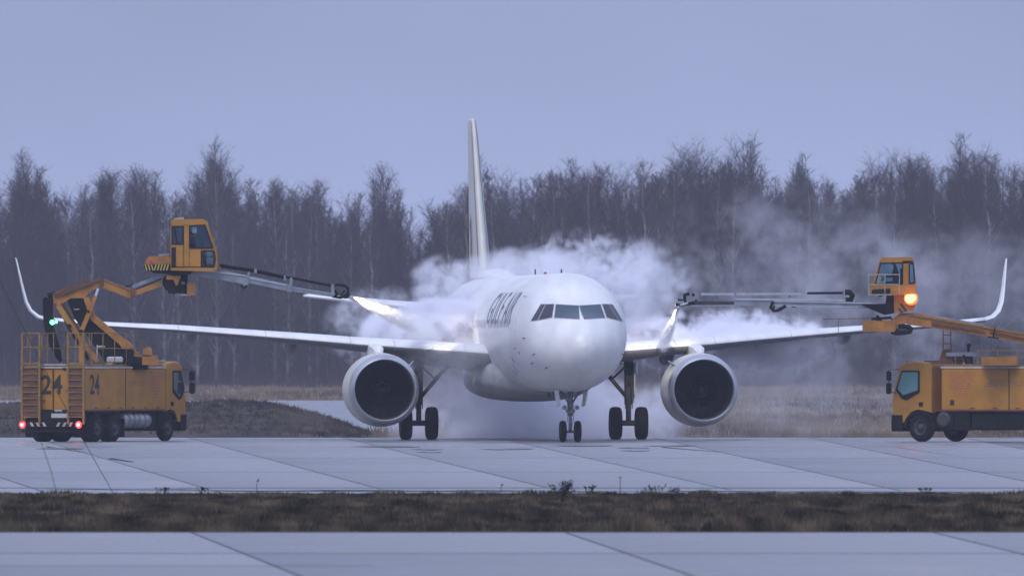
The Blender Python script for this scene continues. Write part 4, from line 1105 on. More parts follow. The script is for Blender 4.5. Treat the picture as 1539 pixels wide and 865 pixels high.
        for z in (3.78, 3.30): b.box((xb-.02, min(ya,yb), z-.02), (xb+.02, max(ya,yb), z+.02), 0, T)
        for y in (ya, yb): b.box((xb+.0, y-.02, 3.76), (xb+.62, y+.02, 3.80), 0, T); b.box((xb+.58, y-.02, 2.66), (xb+.62, y+.02, 3.78), 0, T); b.box((xb, y-.015, 3.28), (xb+.6, y+.015, 3.31), 0, T)
        b.box((xb-.03, min(ya,yb)-.03, 2.70), (xb+.03, max(ya,yb)+.03, 2.76), 0, T)
        b.build('hand_hoop', M_YEL, lad)
    # deck railings
    if left:
        b = MB()
        for y in (-1.2, 1.2):
            for z, x0_, x1_ in ((3.78,.4,3.3),(3.25,.4,5.2)): b.tube([tp(x0_, y, z), tp(x1_, y, z)], .018, 6)
            for x in (.45, 1.5, 2.4, 3.3): b.tube([tp(x, y, 2.66), tp(x, y, 3.78)], .018, 6)
            b.tube([tp(3.3,y,3.78), tp(5.2,y,3.25), tp(5.2,y,2.68)], .016, 6)
        b.build('deck_railing', M_YEL, body)
        b = MB(); b.box((.02, -.55, 2.615), (.30, .55, 2.70), 0, T, .02); b.build('roof_bar', M_PALE, body)
        for y in (-.45, .45): bx((.0, y-.05, 2.50), (.06, y+.05, 2.58), M_BLACK, 'roof_lamp', body)
    return root, T, tp, dict(LB=LB, CB=CB, CF=CF, FA=FA)

# ===== truck marked 24, left =====
THL = math.radians(90 - 25.6)
tl, TL_, tpl, dl = truck((-15.98, -15.4, 0), THL, 'left')
tag(tl, 'orange de-icing truck marked 24 with red tail lights, seen from behind on the left', 'truck', 'de-icing trucks')
tb = [c for c in tl.children if c.name.startswith('tank_body')][0] if False else next(o for o in bpy.data.objects if o.parent == tl and o.name.startswith('tank_body'))
Mside = TL_ @ Matrix.Translation((.78, -1.246, 1.96)) @ Matrix.Rotation(math.radians(90), 4, 'X')
text_mesh('24', .95, M_NUM, Mside, 'side_number', tb, .78, bold=.022)
Mrear = TL_ @ Matrix.Translation((.045, -.12, 1.95)) @ Matrix.Rotation(math.radians(-90), 4, 'Z') @ Matrix.Rotation(math.radians(90), 4, 'X')
Mrear = TL_ @ Matrix(((0,0,-1,.043),(-1,0,0,.06),(0,1,0,1.95),(0,0,0,1)))
text_mesh('24', .92, M_NUM, Mrear, 'rear_number', tb, .92, bold=.02)
# faded print block on the shutter
rn = random.Random(9)
b = MB()
for k in range(9):
    z = 2.36 - k * .105; x0_ = 5.0; w_ = rn.uniform(.75, .95) if k < 7 else .5
    x = x0_ + (.95 - w_)/2
    while x < x0_ + (.95 + w_)/2:
        l = rn.uniform(.05,.16); b.face([b.pt(TL_ @ Vector((x,-1.2445,z))), b.pt(TL_ @ Vector((x+l,-1.2445,z))), b.pt(TL_ @ Vector((x+l,-1.2445,z+.05))), b.pt(TL_ @ Vector((x,-1.2445,z+.05)))]); x += l + .025
b.build('faded_print', M_REDT, tb, fix=False)
Mlg = TL_ @ Matrix.Translation((4.0, -1.245, 2.02)) @ Matrix.Rotation(math.radians(90), 4, 'X')
text_mesh('ЭDMOCЛ', .26, M_LOGO, Mlg, 'faded_logo', tb, 1.1)

def plate(poly, Yc, w, m, name, parent, ms=None):
    b = MB(); b.prism([P(x, y, Yc - w/2) for x, y in poly], (0, w, 0)); return b.build(name, m, parent)
def wplates(polys, Yc, w, m, name, parent):
    b = MB()
    for poly in polys: b.prism([P(x, y, Yc - w/2) for x, y in poly], (0, w, 0))
    return b.build(name, m, parent)
def pbeam(b, p, q, Yc, w, hpx, m=0, hpx2=None):
    """box beam between two photo points, hpx tall"""
    dx, dy = q[0]-p[0], q[1]-p[1]; l = math.hypot(dx, dy); nx_, ny_ = -dy/l, dx/l; h1 = hpx/2; h2 = (hpx2 or hpx)/2
    b.prism([P(x, y, Yc - w/2) for x, y in ((p[0]+nx_*h1, p[1]+ny_*h1), (q[0]+nx_*h2, q[1]+ny_*h2), (q[0]-nx_*h2, q[1]-ny_*h2), (p[0]-nx_*h1, p[1]-ny_*h1))], (0, w, 0), m)

YB = -12.0
# lower arm: two orange flanges with a web between them, its shade painted in as black
arm = wplates([[(125,447),(133,446),(143,474),(184,507),(195,514),(213,538),(205,545),(190,531),(179,517),(136,480)]], YB, .62, M_ORANGE2, 'lower_arm', tl)
tag(arm, 'thick bent orange lower boom arm rising from the deck')
plate([(100,449),(126,448),(137,480),(180,517),(192,531),(186,543),(158,543),(128,500),(112,478)], YB, .40, M_CHASS, 'shaded_arm_web', arm)
b = MB(); pbeam(b, (87,458), (112,497), YB-.36, .16, 8); pbeam(b, (112,497), (147,543), YB-.36, .16, 7); pbeam(b, (92,456), (122,503), YB+.36, .16, 6); b.build('link_arm', M_ORANGE2, arm)
b = MB(); pbeam(b, (94,470), (104,492), YB-.30, .12, 6); pbeam(b, (104,492), (133,540), YB-.28, .12, 5); b.build('hydraulic_cylinder', M_CHASS, arm)
b = MB(); pbeam(b, (137,462), (121,500), YB-.42, .16, 6.5); pbeam(b, (121.5,498), (122,544), YB-.42, .16, 6.5); b.build('brace_strut', M_ORANGE2, arm)
b = MB(); pbeam(b, (147.5,433), (143.5,445), YB-.42, .07, 3.6); b.build('piston_rod', mat('chrome_rod', (.75,.76,.78), .2, metal=.6), arm)
b = MB(); pbeam(b, (143.5,444), (136,464), YB-.42, .14, 5.5); b.build('hydraulic_cylinder', M_ORANGE2, arm)
for (c, rpx) in (((114,452), 1.6), ((133,468), 2.0), ((122,499), 4.0), ((104,490), 3.5)):
    b = MB(); r_ = rpx/43; b.tube([P(c[0], c[1], YB-.53), P(c[0], c[1], YB+.5)], r_, 14); b.build('pivot_pin', M_CHASS, arm)
plate([(111,464),(119,463.4),(119,465),(111,465.4)], YB-.22, .05, M_PALE, 'warning_plate', arm)
# upper arm, three runs
ua = wplates([[(79,444),(88,441),(120,431),(152,418.5),(153,428),(134,439),(127,448),(108,447),(98,453),(88,458),(81,455)]], YB, .50, M_ORANGE2, 'upper_arm', tl)
b = MB(); pbeam(b, (79,442.5), (136,418.5), YB-.28, .10, 3.0); pbeam(b, (82,446), (150,420), YB-.30, .08, 2.4); pbeam(b, (79,440.5), (136,416.8), YB+.28, .10, 3.0); b.build('hose_rail', M_ORANGED, ua)
wplates([[(152,418),(158,419.5),(201,437),(200,447),(191,447.5),(150,431)]], YB, .44, M_ORANGE2, 'boom_section', ua)
b = MB(); pbeam(b, (154,419.5), (201,436.5), YB-.235, .05, 2.2); pbeam(b,(152,430.6),(192,446.6),YB-.235,.05,1.8); b.build('flange', M_YEL, ua)
plate([(150,416),(156,418),(155,431),(149,432)], YB, .56, M_ORANGED, 'elbow_plate', ua)
plate([(196,433),(203,433),(203,447),(196,449)], YB, .54, M_ORANGED, 'elbow_plate', ua)
wplates([[(200,437),(255,417.5),(256,425),(202,444.5)]], YB, .40, M_ORANGE2, 'boom_section', ua)
b = MB(); pbeam(b, (199,431), (247,412), YB+.05, .34, 5.2); b.build('cylinder_housing', M_STEEL, ua)
b = MB(); pbeam(b, (186,431), (200,428), YB+.12, .1, 2.4); pbeam(b,(205,434.5),(243,418.5),YB-.1,.1,1.6); b.build('hydraulic_line', M_CHASS, ua)
# energy chain, ribbed black
chainL = [(64,450),(64.4,470),(66,488),(69.5,505),(75,520),(82,534),(90,545)]; chainR = [(79.5,447),(79.5,466),(80,482),(83,498),(87,512),(91,526),(93,541)]
ch = wplates([chainL + chainR[::-1]], YB, .36, M_BLACK, 'cable_chain', tl)
b = MB()
for k in range(26):
    t = k/25 * 6 * .999; i = int(t); u = t-i; a = Vector(chainL[i]).lerp(Vector(chainL[i+1]), u); c = Vector(chainR[i]).lerp(Vector(chainR[i+1]), u); pbeam(b, a, c, YB-.20, .03, 1.3)
b.build('chain_link', M_CHASS, ch)
b = MB(); b.tube([P(72,446,YB), P(84,443,YB)], .14, 10); b.tube([P(70,449,YB-.1), P(66,448,YB-.1)], .06, 8); b.build('chain_guide', M_CHASS, ch)
b = MB(); b.tube([P(80.5,456,YB-.22), P(80.2,500,YB-.22)], .02, 6); b.build('conduit', M_ORANGED, ch)
lm = MB(); c = P(80, 484, YB-.30); lm.tube([c + Vector((0,.12,0)), c - Vector((0,.02,0))], .11, 18); o = lm.build('green_lamp', M_CHASS, tl)
lm = MB(); lm.tube([c + Vector((-.03,-.02,0)), c + Vector((-.03,-.05,0))], .085, 18); lm.tube([c + Vector((.10,-.0,.01)), c + Vector((.10,-.04,.01))], .05, 12); lm.build('lens', M_GREEN_L, o)
ld = bpy.data.lights.new('green_glow', 'POINT'); ld.energy = 3; ld.color = (.1,1,.35); ld.shadow_soft_size = .01; lo = bpy.data.objects.new('green_glow', ld); col.objects.link(lo); lo.location = c + Vector((0,-.35,0))
# turret on the deck
b = MB(); cT = P(196, 540, YB+.0); b.tube([cT + Vector((0,0,-.35)), cT + Vector((0,0,.10))], .62, 28); b.build('turret_ring', M_CHASS, tl)
wplates([[(196,532),(236,534),(238,548),(198,548)],[(215,524),(222,521),(228,524),(228,535),(214,535)]], YB, .9, M_ORANGE2, 'turret', tl)
b = MB(); b.box((-.2,-.25,0),(.2,.25,.55),0,Matrix.Translation(P(192,548,YB-.6)),.04); b.build('control_box', M_CHASS, tl)
b = MB(); b.box((-.5,-.25,0),(.25,.25,.22),0,Matrix.Translation(P(182,545,YB-.6)),.05); b.build('pump_unit', M_GREY, tl)
b = MB(); b.tube([P(146,520.5,YB-.55), P(158,520.5,YB-.55)], .035, 8); b.tube([P(146,518,YB-.6), P(146,544,YB-.6)], .02,6); b.build('deck_lamp', M_PALE, tl)

# ---- operator cabin (left)
def operator_cabin(outline, windows, Yc, w, parent, glassm, faces_left):
    fr = MB(); t = .05
    # floor, roof, and two side frames cut around the window openings: built as bars so one can see through
    fr.prism([P(x, y, Yc - w/2) for x, y in outline['roof']], (0, w, 0))
    fr.prism([P(x, y, Yc - w/2) for x, y in outline['floor']], (0, w, 0))
    for poly in outline['walls']:
        for yy in (Yc - w/2, Yc + w/2 - t): fr.prism([P(x, y, yy) for x, y in poly], (0, t, 0))
    for poly in outline.get('ends', []):
        fr.prism([P(x, y, Yc - w/2 + t) for x, y in poly], (0, w - 2*t, 0))
    cab = fr.build('operator_cabin', M_ORANGE, parent)
    for poly in windows:
        for yy in (Yc - w/2 + .012, Yc + w/2 - .03):
            b = MB(); b.prism([P(x, y, yy) for x, y in poly], (0, .012, 0)); g = b.build('window', glassm, cab)
            cx_ = sum(p[0] for p in poly)/len(poly); cy_ = sum(p[1] for p in poly)/len(poly); b = MB()
            for p, q in zip(poly, poly[1:] + poly[:1]):
                pbeam(b, p, q, yy + (-.0 if yy < Yc else .02), .05, 2.2)
            b.build('window_seal', M_BLACK, g)
    return cab
oc = dict(
  roof=[(257.0,331),(262,329.4),(305,329.0),(310.5,332),(312.3,338),(256.6,340)],
  floor=[(256.4,400.5),(323,400.5),(326.5,401),(326,406.5),(318,407.8),(256.4,406.2)],
  walls=[[(275.5,338),(284.7,338),(284.7,402),(275.5,402)], [(256.4,366.8),(276.4,366.8),(276.4,402),(256.4,402)], [(284,372),(302.6,372),(302.6,402),(284,402)],
         [(302,372),(320,372),(323.4,374),(323,377),(302,377)], [(308.2,337),(312.3,337),(324.6,373),(326.8,388),(326.6,402),(322.4,402),(324,388),(321,375)], [(256.4,337),(258.6,337),(258.6,368),(256.4,368)]],
  ends=[[(256.4,366),(258.6,366),(258.6,402),(256.4,402)]])
cabL = operator_cabin(oc, [[(258.8,340.4),(275.4,340.4),(275.4,366.6),(258.8,366.6)], [(285,339.4),(308,338.2),(320,372.6),(285,372.6)], [(302.8,377),(321.5,377),(323.6,388),(321.6,401),(302.8,400.4)]], YB, 1.45, tl, M_CLEAR, False)
plate([(257.6,372),(264.2,371),(264.2,401),(257.6,401)], YB-.73, .03, M_BLACK, 'grille', cabL)
plate([(289,340),(295.6,340),(295.6,350),(289,350)], YB-.66, .01, M_CARD, 'paper_notice', cabL)
b = MB(); pbeam(b, (262,329), (275,328), YB-.2, .5, 2.2); pbeam(b, (272,328.5), (276,327), YB-.2, .2, 2.5); b.build('roof_fitting', M_PALE, cabL)
b = MB(); pbeam(b, (262,342), (266.5,366), YB+.66, .05, 2); b.build('rear_post', M_BLACK, cabL)
b = MB(); pbeam(b, (323,400), (331,403), YB-.5, .2, 5); pbeam(b,(321.5,356),(322.5,362),YB-.85,.08,3.2); pbeam(b,(327.5,372),(328,397),YB-.4,.05,1.2); b.build('grab_rail', M_YEL, cabL)
b = MB(); b.box((-.28,-.25,0),(.28,.25,.12),0,Matrix.Translation(P(292,390,YB)),.03); b.box((-.34,-.25,0),(-.22,.25,.75),0,Matrix.Translation(P(292,390,YB)),.03); b.build('seat', M_SEAT, cabL)
b = MB(); pbeam(b,(312,378),(316,384),YB,.4,8); pbeam(b,(310,392),(319,392),YB,.5,10); b.build('console', M_GREY, cabL)
cw = wplates([[(216,400),(219,390),(223,386),(228,384.8),(254,384.6),(256,390),(256,396.5),(217,396.5)]], YB, 1.1, M_ORANGE2, 'counterweight', cabL)
wplates([[(217,396.5),(256,396.5),(256,406),(248,407),(221,406.8),(216,401)]], YB, 1.1, M_BLACK, 'weight_skirt', cabL)
b = MB()
for k in range(8):
    x = 219.5 + k*4.6; d_ = (-2.2 if k < 3 else 2.2)
    pbeam(b, (x-d_*.6, 406), (x+d_*.6, 396.8), YB-.56, .012, 1.7)
b.build('hazard_stripes', M_HAZY, cabL)
b = MB(); pbeam(b,(226,392),(229,397),YB-.56,.02,6); b.build('red_marker', mat('dull_red', (.4,.06,.03), .5), cabL)
b = MB(); pbeam(b,(238,383),(254,382),YB,.4,2.6); pbeam(b,(240,385),(246,385),YB-.2,.3,3); b.build('weight_lid', M_STEEL, cabL)
ped = wplates([[(226,407),(256,405),(290,406),(287,411),(276,414),(262,414),(246,411),(230,410)]], YB, .9, M_CHASS, 'slew_base', tl)
wplates([[(259,414),(272,414),(267,428),(264,429)],[(250,411),(262,412),(262,420),(250,420)]], YB-.1, .6, M_ORANGE2, 'slew_bracket', ped)
b = MB(); b.tube([P(262,430,YB-.3), P(262,430,YB+.3)], .27, 24); b.tube([P(258,424,YB-.25), P(258,424,YB+.25)], .33, 20); pbeam(b,(262,416),(281,416),YB,.3,14); pbeam(b,(252,434),(281,434),YB,.4,13); pbeam(b,(280,411),(280,443),YB,.3,4); b.build('winch_drum', M_CHASS, ped)
wplates([[(281,425),(293,425),(293,443.5),(281,443.5)]], YB, .7, M_ORANGE2, 'valve_box', ped)
b = MB(); pbeam(b,(270,443),(284,443),YB,.5,1.8); b.build('drip_tray', M_PALE, ped)

# ---- spray boom (left)
sb = wplates([[(286,410.5),(300,404),(325,403.6),(374.5,414.4),(367.9,427),(330,420),(294,414.6)]], YB, .34, M_STEEL, 'spray_boom', tl)
sb['label'] = 'long grey telescopic spray boom reaching right from the cabin'
b = MB(); pbeam(b,(374,419.4),(431,431.6),YB,.26,10.5); b.build('boom_section', M_STEEL, sb)
b = MB(); pbeam(b,(430,432.6),(502,444.0),YB,.18,7.5,0,5.0); b.build('boom_section', M_STEEL, sb)
b = MB(); pbeam(b,(372,417),(431,428.6),YB-.14,.05,2.0); pbeam(b,(300,406),(372,414.5),YB-.19,.04,1.8); pbeam(b,(437,431),(500,441),YB-.1,.03,1.2); b.build('wear_strip', M_STEELL, sb)
b = MB()
for (p, q, h) in (((374,408),(371.5,427),3),((438,417),(435.5,436),4),((436,428),(434,438),6),((371,426),(366,428),3),((500,427),(500,444),5),((384,404),(384,410),4),((428,414),(428,421),3)): pbeam(b, p, q, YB, .42, h)
b.build('boom_bracket', M_STEEL, sb)
b = MB(); b.tube([P(330,398,YB-.1), P(384,406,YB-.1), P(428,415.5,YB-.1), P(500,429.5,YB-.1)], .045, 8); b.tube([P(330,400.5,YB), P(384,408.5,YB), P(428,418,YB)], .03, 8)
b.tube([P(362,428,YB-.2), P(366,433,YB-.2), P(371,429,YB-.2)], .04, 8); b.build('hose', M_CHASS, sb)
b = MB(); b.tube([P(499,430,YB-.15), P(507,427.8,YB-.15), P(517,428.5,YB-.15), P(523,433,YB-.15), P(523.5,442,YB-.15)], .045, 8); b.tube([P(501,428,YB+.1), P(501,446,YB+.1), P(512,447,YB+.1), P(521,443,YB)], .05, 8)
b.tube([P(503,436,YB), P(507,441,YB), P(504,446,YB)], .05, 8); b.tube([P(512,444,YB), P(518,436,YB)], .03, 6); b.build('hose_loop', M_CHASS, sb)
b = MB(); pbeam(b,(516,446),(524,445.6),YB,.16,5); pbeam(b,(521,440),(525,445),YB,.14,4); b.build('nozzle', M_CHASS, sb)
nozL = P(525.5, 446.2, YB)

# ===== right truck =====
fx = G(1386, 663.4); PHR = math.radians(36); hd = Vector((-math.cos(PHR), math.sin(PHR), 0)); lf = Vector((0,0,1)).cross(hd)
FA_R = 6.95 + .42 + .52
locR = Vector((fx.x, fx.y, 0)) - hd * FA_R - lf * 1.04
tr_, TR_, tpr, dr = truck((locR.x, locR.y, 0), math.atan2(hd.y, hd.x), 'right')
tag(tr_, 'orange de-icing truck cut by the right edge, its cab pointing left', 'truck', 'de-icing trucks')
tb2 = next(o for o in bpy.data.objects if o.parent == tr_ and o.name.startswith('tank_body'))
LBR = dr['LB']
Ms = lambda x, z: TR_ @ Matrix(((-1,0,0,x),(0,0,1,1.246),(0,1,0,z),(0,0,0,1)))
b = MB()
for k in range(10):
    z = 2.34 - k * .085; w_ = (.95, .95,.92,.95,.9,.9,.8,.62,.6,.4)[k]; x = LBR - .33
    x1_ = x - w_ - .0
    x -= (.95 - w_) / 2; x1_ = LBR - .33 - (.95 + w_) / 2
    while x > x1_:
        l = rn.uniform(.05,.15); b.face([b.pt(TR_ @ Vector((x,1.2445,z))), b.pt(TR_ @ Vector((x-l,1.2445,z))), b.pt(TR_ @ Vector((x-l,1.2445,z+.045))), b.pt(TR_ @ Vector((x,1.2445,z+.045)))]); x -= l + .025
b.build('faded_print', M_REDT, tb2, fix=False)
text_mesh('ЭDMOCЛ', .30, M_LOGO, Ms(LBR - 3.1, 2.03), 'faded_logo', tb2, 1.25)
b = MB()
for (za, zb_, w_) in ((2.00,2.20,.20),(1.92,1.96,.26)):
    xx = LBR - 2.12; b.face([b.pt(TR_ @ Vector((xx-w_, 1.2445, za))), b.pt(TR_ @ Vector((xx+w_, 1.2445, za))), b.pt(TR_ @ Vector((xx+ (0.02 if za>1.95 else w_), 1.2445, zb_))), b.pt(TR_ @ Vector((xx-(.02 if za>1.95 else w_), 1.2445, zb_)))])
b.build('triangle_emblem', M_LOGO, tb2, fix=False)
b = MB(); b.box((LBR-.55,1.243,1.28),(LBR-.38,1.252,1.46),0,TR_); b.build('small_placard', M_NUM, tb2)
# seat heads seen through the cab window
YC = -14.5
dk = MB()
# deck fittings in front of the turret
Yd = (TR_ @ Vector((LBR-.6, .3, 0))).y
wplates([[(1412,547),(1413,536),(1417,524.5),(1431,524),(1431,547)]], Yd, .5, M_ORANGED, 'ladder_base', tb2)
b = MB()
for x in (1417.5, 1429): pbeam(b, (x,524), (x,490), Yd, .05, 1.6)
for y in (516, 503, 492): pbeam(b, (1417,y), (1430,y), Yd, .04, 1.4)
b.build('deck_ladder', M_ORANGED, tb2)
wplates([[(1422,529.5),(1468,528.5),(1468,535),(1422,535)]], Yd-.1, .5, M_STEEL, 'pipe_manifold', tb2)
b = MB(); pbeam(b,(1442,535),(1442,547),Yd,.3,10); pbeam(b,(1455,535),(1455,547),Yd,.3,8); pbeam(b,(1432,535),(1434,547),Yd,.2,3); b.build('pump_unit', M_ORANGED, tb2)
b = MB(); pbeam(b,(1455.5,517),(1455.5,530),Yd-.2,.12,4); pbeam(b,(1453,519),(1459,517.5),Yd-.2,.14,4); pbeam(b,(1460,535),(1461,547),Yd-.2,.12,3); pbeam(b,(1448,533),(1452,545),Yd-.3,.12,4); b.build('valve', M_CHASS, tb2)
Y3 = (TR_ @ Vector((3.2, .5, 0))).y
wplates([[(1476,536),(1528,534.5),(1528,549),(1476,549)]], Y3, 1.0, M_ORANGE2, 'deck_box', tb2)
b = MB()
for y in (526, 536): pbeam(b, (1470,y), (1620,y), Y3-.9, .04, 1.3)
for x in (1470, 1500, 1530, 1560, 1590, 1620): pbeam(b, (x,526), (x,549), Y3-.9, .04, 1.3)
b.build('deck_railing', M_YEL, tb2)
# boom down to the turret (turret stands beyond the picture edge)
YR = -15.5
bm_ = wplates([[(1346,480),(1354,470.5),(1372,470),(1539,500.5),(1600,512),(1600,529),(1539,516),(1440,498.5),(1400,492),(1368,488)]], YR, .52, M_ORANGE2, 'main_boom', tr_)
bm_['label'] = 'long orange boom sloping up to the cabin from the right edge'
b = MB(); pbeam(b, (1358,471), (1600,511.5), YR-.28, .05, 2.6); pbeam(b, (1440,496.5), (1600,527), YR-.28, .05, 2.0); b.build('flange', M_YEL, bm_)
b = MB(); pbeam(b, (1384,472.2), (1480,489.5), YR, .38, 5.0); b.build('cable_tray', M_STEEL, bm_)
b = MB(); pbeam(b, (1400,484), (1480,498), YR-.30, .10, 4.0); pbeam(b,(1488,498),(1600,520),YR-.32,.06,2.0); b.build('inner_beam', M_ORANGED, bm_)
b = MB(); pbeam(b, (1495,492), (1493,506), YR-.32, .08, 2); pbeam(b,(1485,506),(1501,508),YR-.32,.1,2); b.build('boom_bracket', M_CHASS, bm_)
tur = wplates([[(1592,505),(1630,500),(1640,520),(1640,560),(1600,560),(1592,530)]], YR, .9, M_ORANGE2, 'turret', tr_)
wx0 = wplates([[(1297,482.5),(1300,481.5),(1339,481),(1346,484),(1346,498.5),(1297,498.3)]], YR, .85, M_ORANGE2, 'slew_base', tr_)
wplates([[(1339,481),(1354,470),(1368,474),(1360,487),(1340,498)]], YR, .6, M_ORANGE2, 'slew_bracket', wx0)
b = MB(); b.tube([P(1350,491,YR-.4), P(1357,490,YR-.4), P(1366,491,YR-.4), P(1370,494,YR-.4), P(1368,498,YR-.4), P(1358,499.5,YR-.4), P(1344,500,YR-.4)], .085, 8); b.tube([P(1344,478,YR), P(1344,502,YR)], .12, 10); b.build('hose_loop', M_CHASS, wx0)
b = MB(); pbeam(b,(1310,479),(1340,477),YR,.5,4); pbeam(b,(1318,474),(1322,479),YR,.5,4); pbeam(b,(1316,480.5),(1326,480.5),YR-.3,.3,1.6); b.build('slew_ring', M_CHASS, wx0)
wplates([[(1294,457),(1340,456),(1345,470),(1330,473),(1308,464)]], YR, .55, M_CHASS, 'boom_root', tr_)
colm = wplates([[(1338,443),(1375,438),(1377,452),(1373,466),(1356,470),(1340,470)]], YR, .8, M_ORANGE, 'counterweight', tr_)
b = MB(); pbeam(b,(1354,456),(1362,467),YR-.42,.02,3.2); pbeam(b,(1350,463),(1357,469),YR-.42,.02,2.2); b.build('hazard_stripes', M_NUM, colm)
wplates([[(1333,443),(1343,440),(1344,470),(1330,470)]], YR-.1, .66, M_CHASS, 'dark_plate', colm)  # black plate beside the counterweight
plate([(1311,435),(1338,433.5),(1338,441.5),(1310,441.5)], YR-.67, .05, M_BLACK, 'lower_grille', tr_)
oc = dict(
  roof=[(1323.5,390),(1325,386.8),(1369,386.2),(1372.5,388.5),(1373,394.5),(1321.8,394.8)],
  floor=[(1308.5,429),(1356,427),(1376.5,424),(1377,442),(1340,443.5),(1307,443.2)],
  walls=[[(1356.6,393),(1366,393),(1366.2,428),(1356.6,428)], [(1372,393),(1373.2,393),(1377,425),(1374.5,426)],
         [(1321.8,393),(1324.2,393),(1315.8,429),(1308.8,430)], [(1356.6,392),(1373,392),(1373.4,395.6),(1356.6,395.6)]])
cabR = operator_cabin(oc, [[(1323.5,395.5),(1356.4,395),(1356.4,426.6),(1315.5,427)], [(1366.6,396),(1372.6,396),(1374.6,424.5),(1366.6,426)]], YR, 1.30, tr_, M_CLEAR, True)
b = MB()
for y in (412.3, 427.2): pbeam(b, (1305,y), (1352,y), YR-.95, .03, 1.2)
for x in (1305, 1330, 1352): pbeam(b, (x, 411), (x, 442), YR-.95, .03, .9)
pbeam(b,(1305,442.5),(1340,442.5),YR-.95,.04,1.2); b.build('guard_rail', M_PALE, cabR)
b = MB(); b.box((-.25,-.25,0),(.25,.25,.12),0,Matrix.Translation(P(1346,430,YR)),.03); b.box((.16,-.22,0),(.26,.22,.62),0,Matrix.Translation(P(1346,430,YR)),.03); b.build('seat', M_SEAT, cabR)
b = MB(); b.tube([P(1324,424,YR), P(1327,417,YR)], .04, 8); pbeam(b,(1318,424),(1330,426),YR,.5,8); pbeam(b,(1323,415),(1320,424),YR,.4,5); b.build('console', M_GREY, cabR)
# amber lamp
c = P(1369, 448, YR-.5)
b = MB(); b.tube([c + Vector((0,.16,0)), c - Vector((0,.0,0))], .20, 24); o = b.build('amber_lamp', M_CHASS, tr_)
b = MB(); b.tube([c - Vector((0,.004,0)), c - Vector((0,.03,0))], [.24,.22], 28); b.build('halo_disc', M_AMBER_S, o)  # glowing disc added to stand for the lamp's red halo
b = MB(); b.tube([c - Vector((.03,.032,0)), c - Vector((.03,.08,0))], [.17,.14], 24); b.tube([c + Vector((.06,-.032,.02)), c + Vector((.06,-.08,.02))], [.12,.10], 20); b.build('lens', M_AMBER_L, o)
ld = bpy.data.lights.new('amber_glow', 'POINT'); ld.energy = 5; ld.color = (1,.20,.05); ld.shadow_soft_size = .01; lo = bpy.data.objects.new('amber_glow', ld); col.objects.link(lo); lo.location = c + Vector((0,-.4,0))
# spray boom (right)
YS = YR
rb = wplates([[(1162,450.5),(1345,455),(1345,462),(1330,464),(1294,463),(1162,459.5)]], YS, .36, M_STEEL, 'spray_boom', tr_)
rb['label'] = 'level grey telescopic spray boom reaching left from the cabin'
b = MB(); pbeam(b,(1104,453),(1268,456.0),YS-.02,.28,11); b.build('boom_section', M_STEEL, rb)
b = MB(); pbeam(b,(1044,455.2),(1106,455.8),YS-.02,.2,6); b.build('boom_section', M_GEAR, rb)
b = MB(); pbeam(b,(1104,449.4),(1268,450.9),YS-.17,.05,3.0); pbeam(b,(1163,452.5),(1335,456),YS-.20,.05,1.8); pbeam(b,(1163,459),(1290,461.6),YS-.19,.04,1.4); pbeam(b,(1054,441.8),(1206,441.4),YS-.1,.10,3.4); pbeam(b,(1040,459),(1106,458.6),YS-.13,.03,1.1); b.build('feed_pipe', M_STEELL, rb)
b = MB(); pbeam(b,(1213,440.4),(1267,440),YS-.1,.14,3.6); b.tube([P(1270,439,YS-.1), P(1277,439,YS-.1), P(1281,444,YS-.1), P(1279,450,YS-.1), P(1271,451,YS-.1)], .10, 8)
b.tube([P(1162,453,YS-.2), P(1158,462,YS-.2), P(1163,467,YS-.2), P(1170,466,YS-.2), P(1181,459,YS-.2)], .055, 8); b.tube([P(1164,459,YS-.2), P(1162,465,YS-.2)], .04, 6); pbeam(b,(1190,460.3),(1196,460.3),YS,.2,3); b.build('hose', M_CHASS, rb)
b = MB(); pbeam(b,(1105,437.5),(1105,461),YS,.34,3.4); pbeam(b,(1267,437),(1267,453),YS,.34,3.4); pbeam(b,(1187,440),(1187,447),YS,.2,4); pbeam(b,(1172,446),(1174,451),YS,.2,4); pbeam(b,(1185,441),(1190,441),YS,.25,4); b.build('boom_bracket', M_STEEL, rb)
b = MB(); b.tube([P(1046,454,YS), P(1032,457,YS), P(1029,450,YS), P(1029,443,YS), P(1036,441,YS)], .06, 8); b.tube([P(1034,456,YS), P(1022,459,YS), P(1019,462,YS)], .055, 8); b.tube([P(1040,442,YS), P(1044,444,YS)], .05, 8)
pbeam(b,(1015,457),(1021,458),YS,.12,4); pbeam(b,(1026,451),(1019,450),YS,.1,3); pbeam(b,(1047,450),(1042,459),YS,.2,3); b.build('hose_loop', M_CHASS, rb)
b = MB(); b.tube([P(1034,455,YS-.08), P(1022,459,YS-.08)], .045, 8); b.tube([P(1020.5,460,YS), P(1019,464,YS)], [.07,.05], 10); b.build('nozzle', M_STEELL, rb)
nozR = P(1018.6, 464.5, YS)
b = MB(); pbeam(b,(1236,479.5),(1310,478),YS-.1,.03,1.0); pbeam(b,(1260,478),(1260,505),YS-.1,.03,.8); b.build('whip_rod', M_ORANGED, wx0)

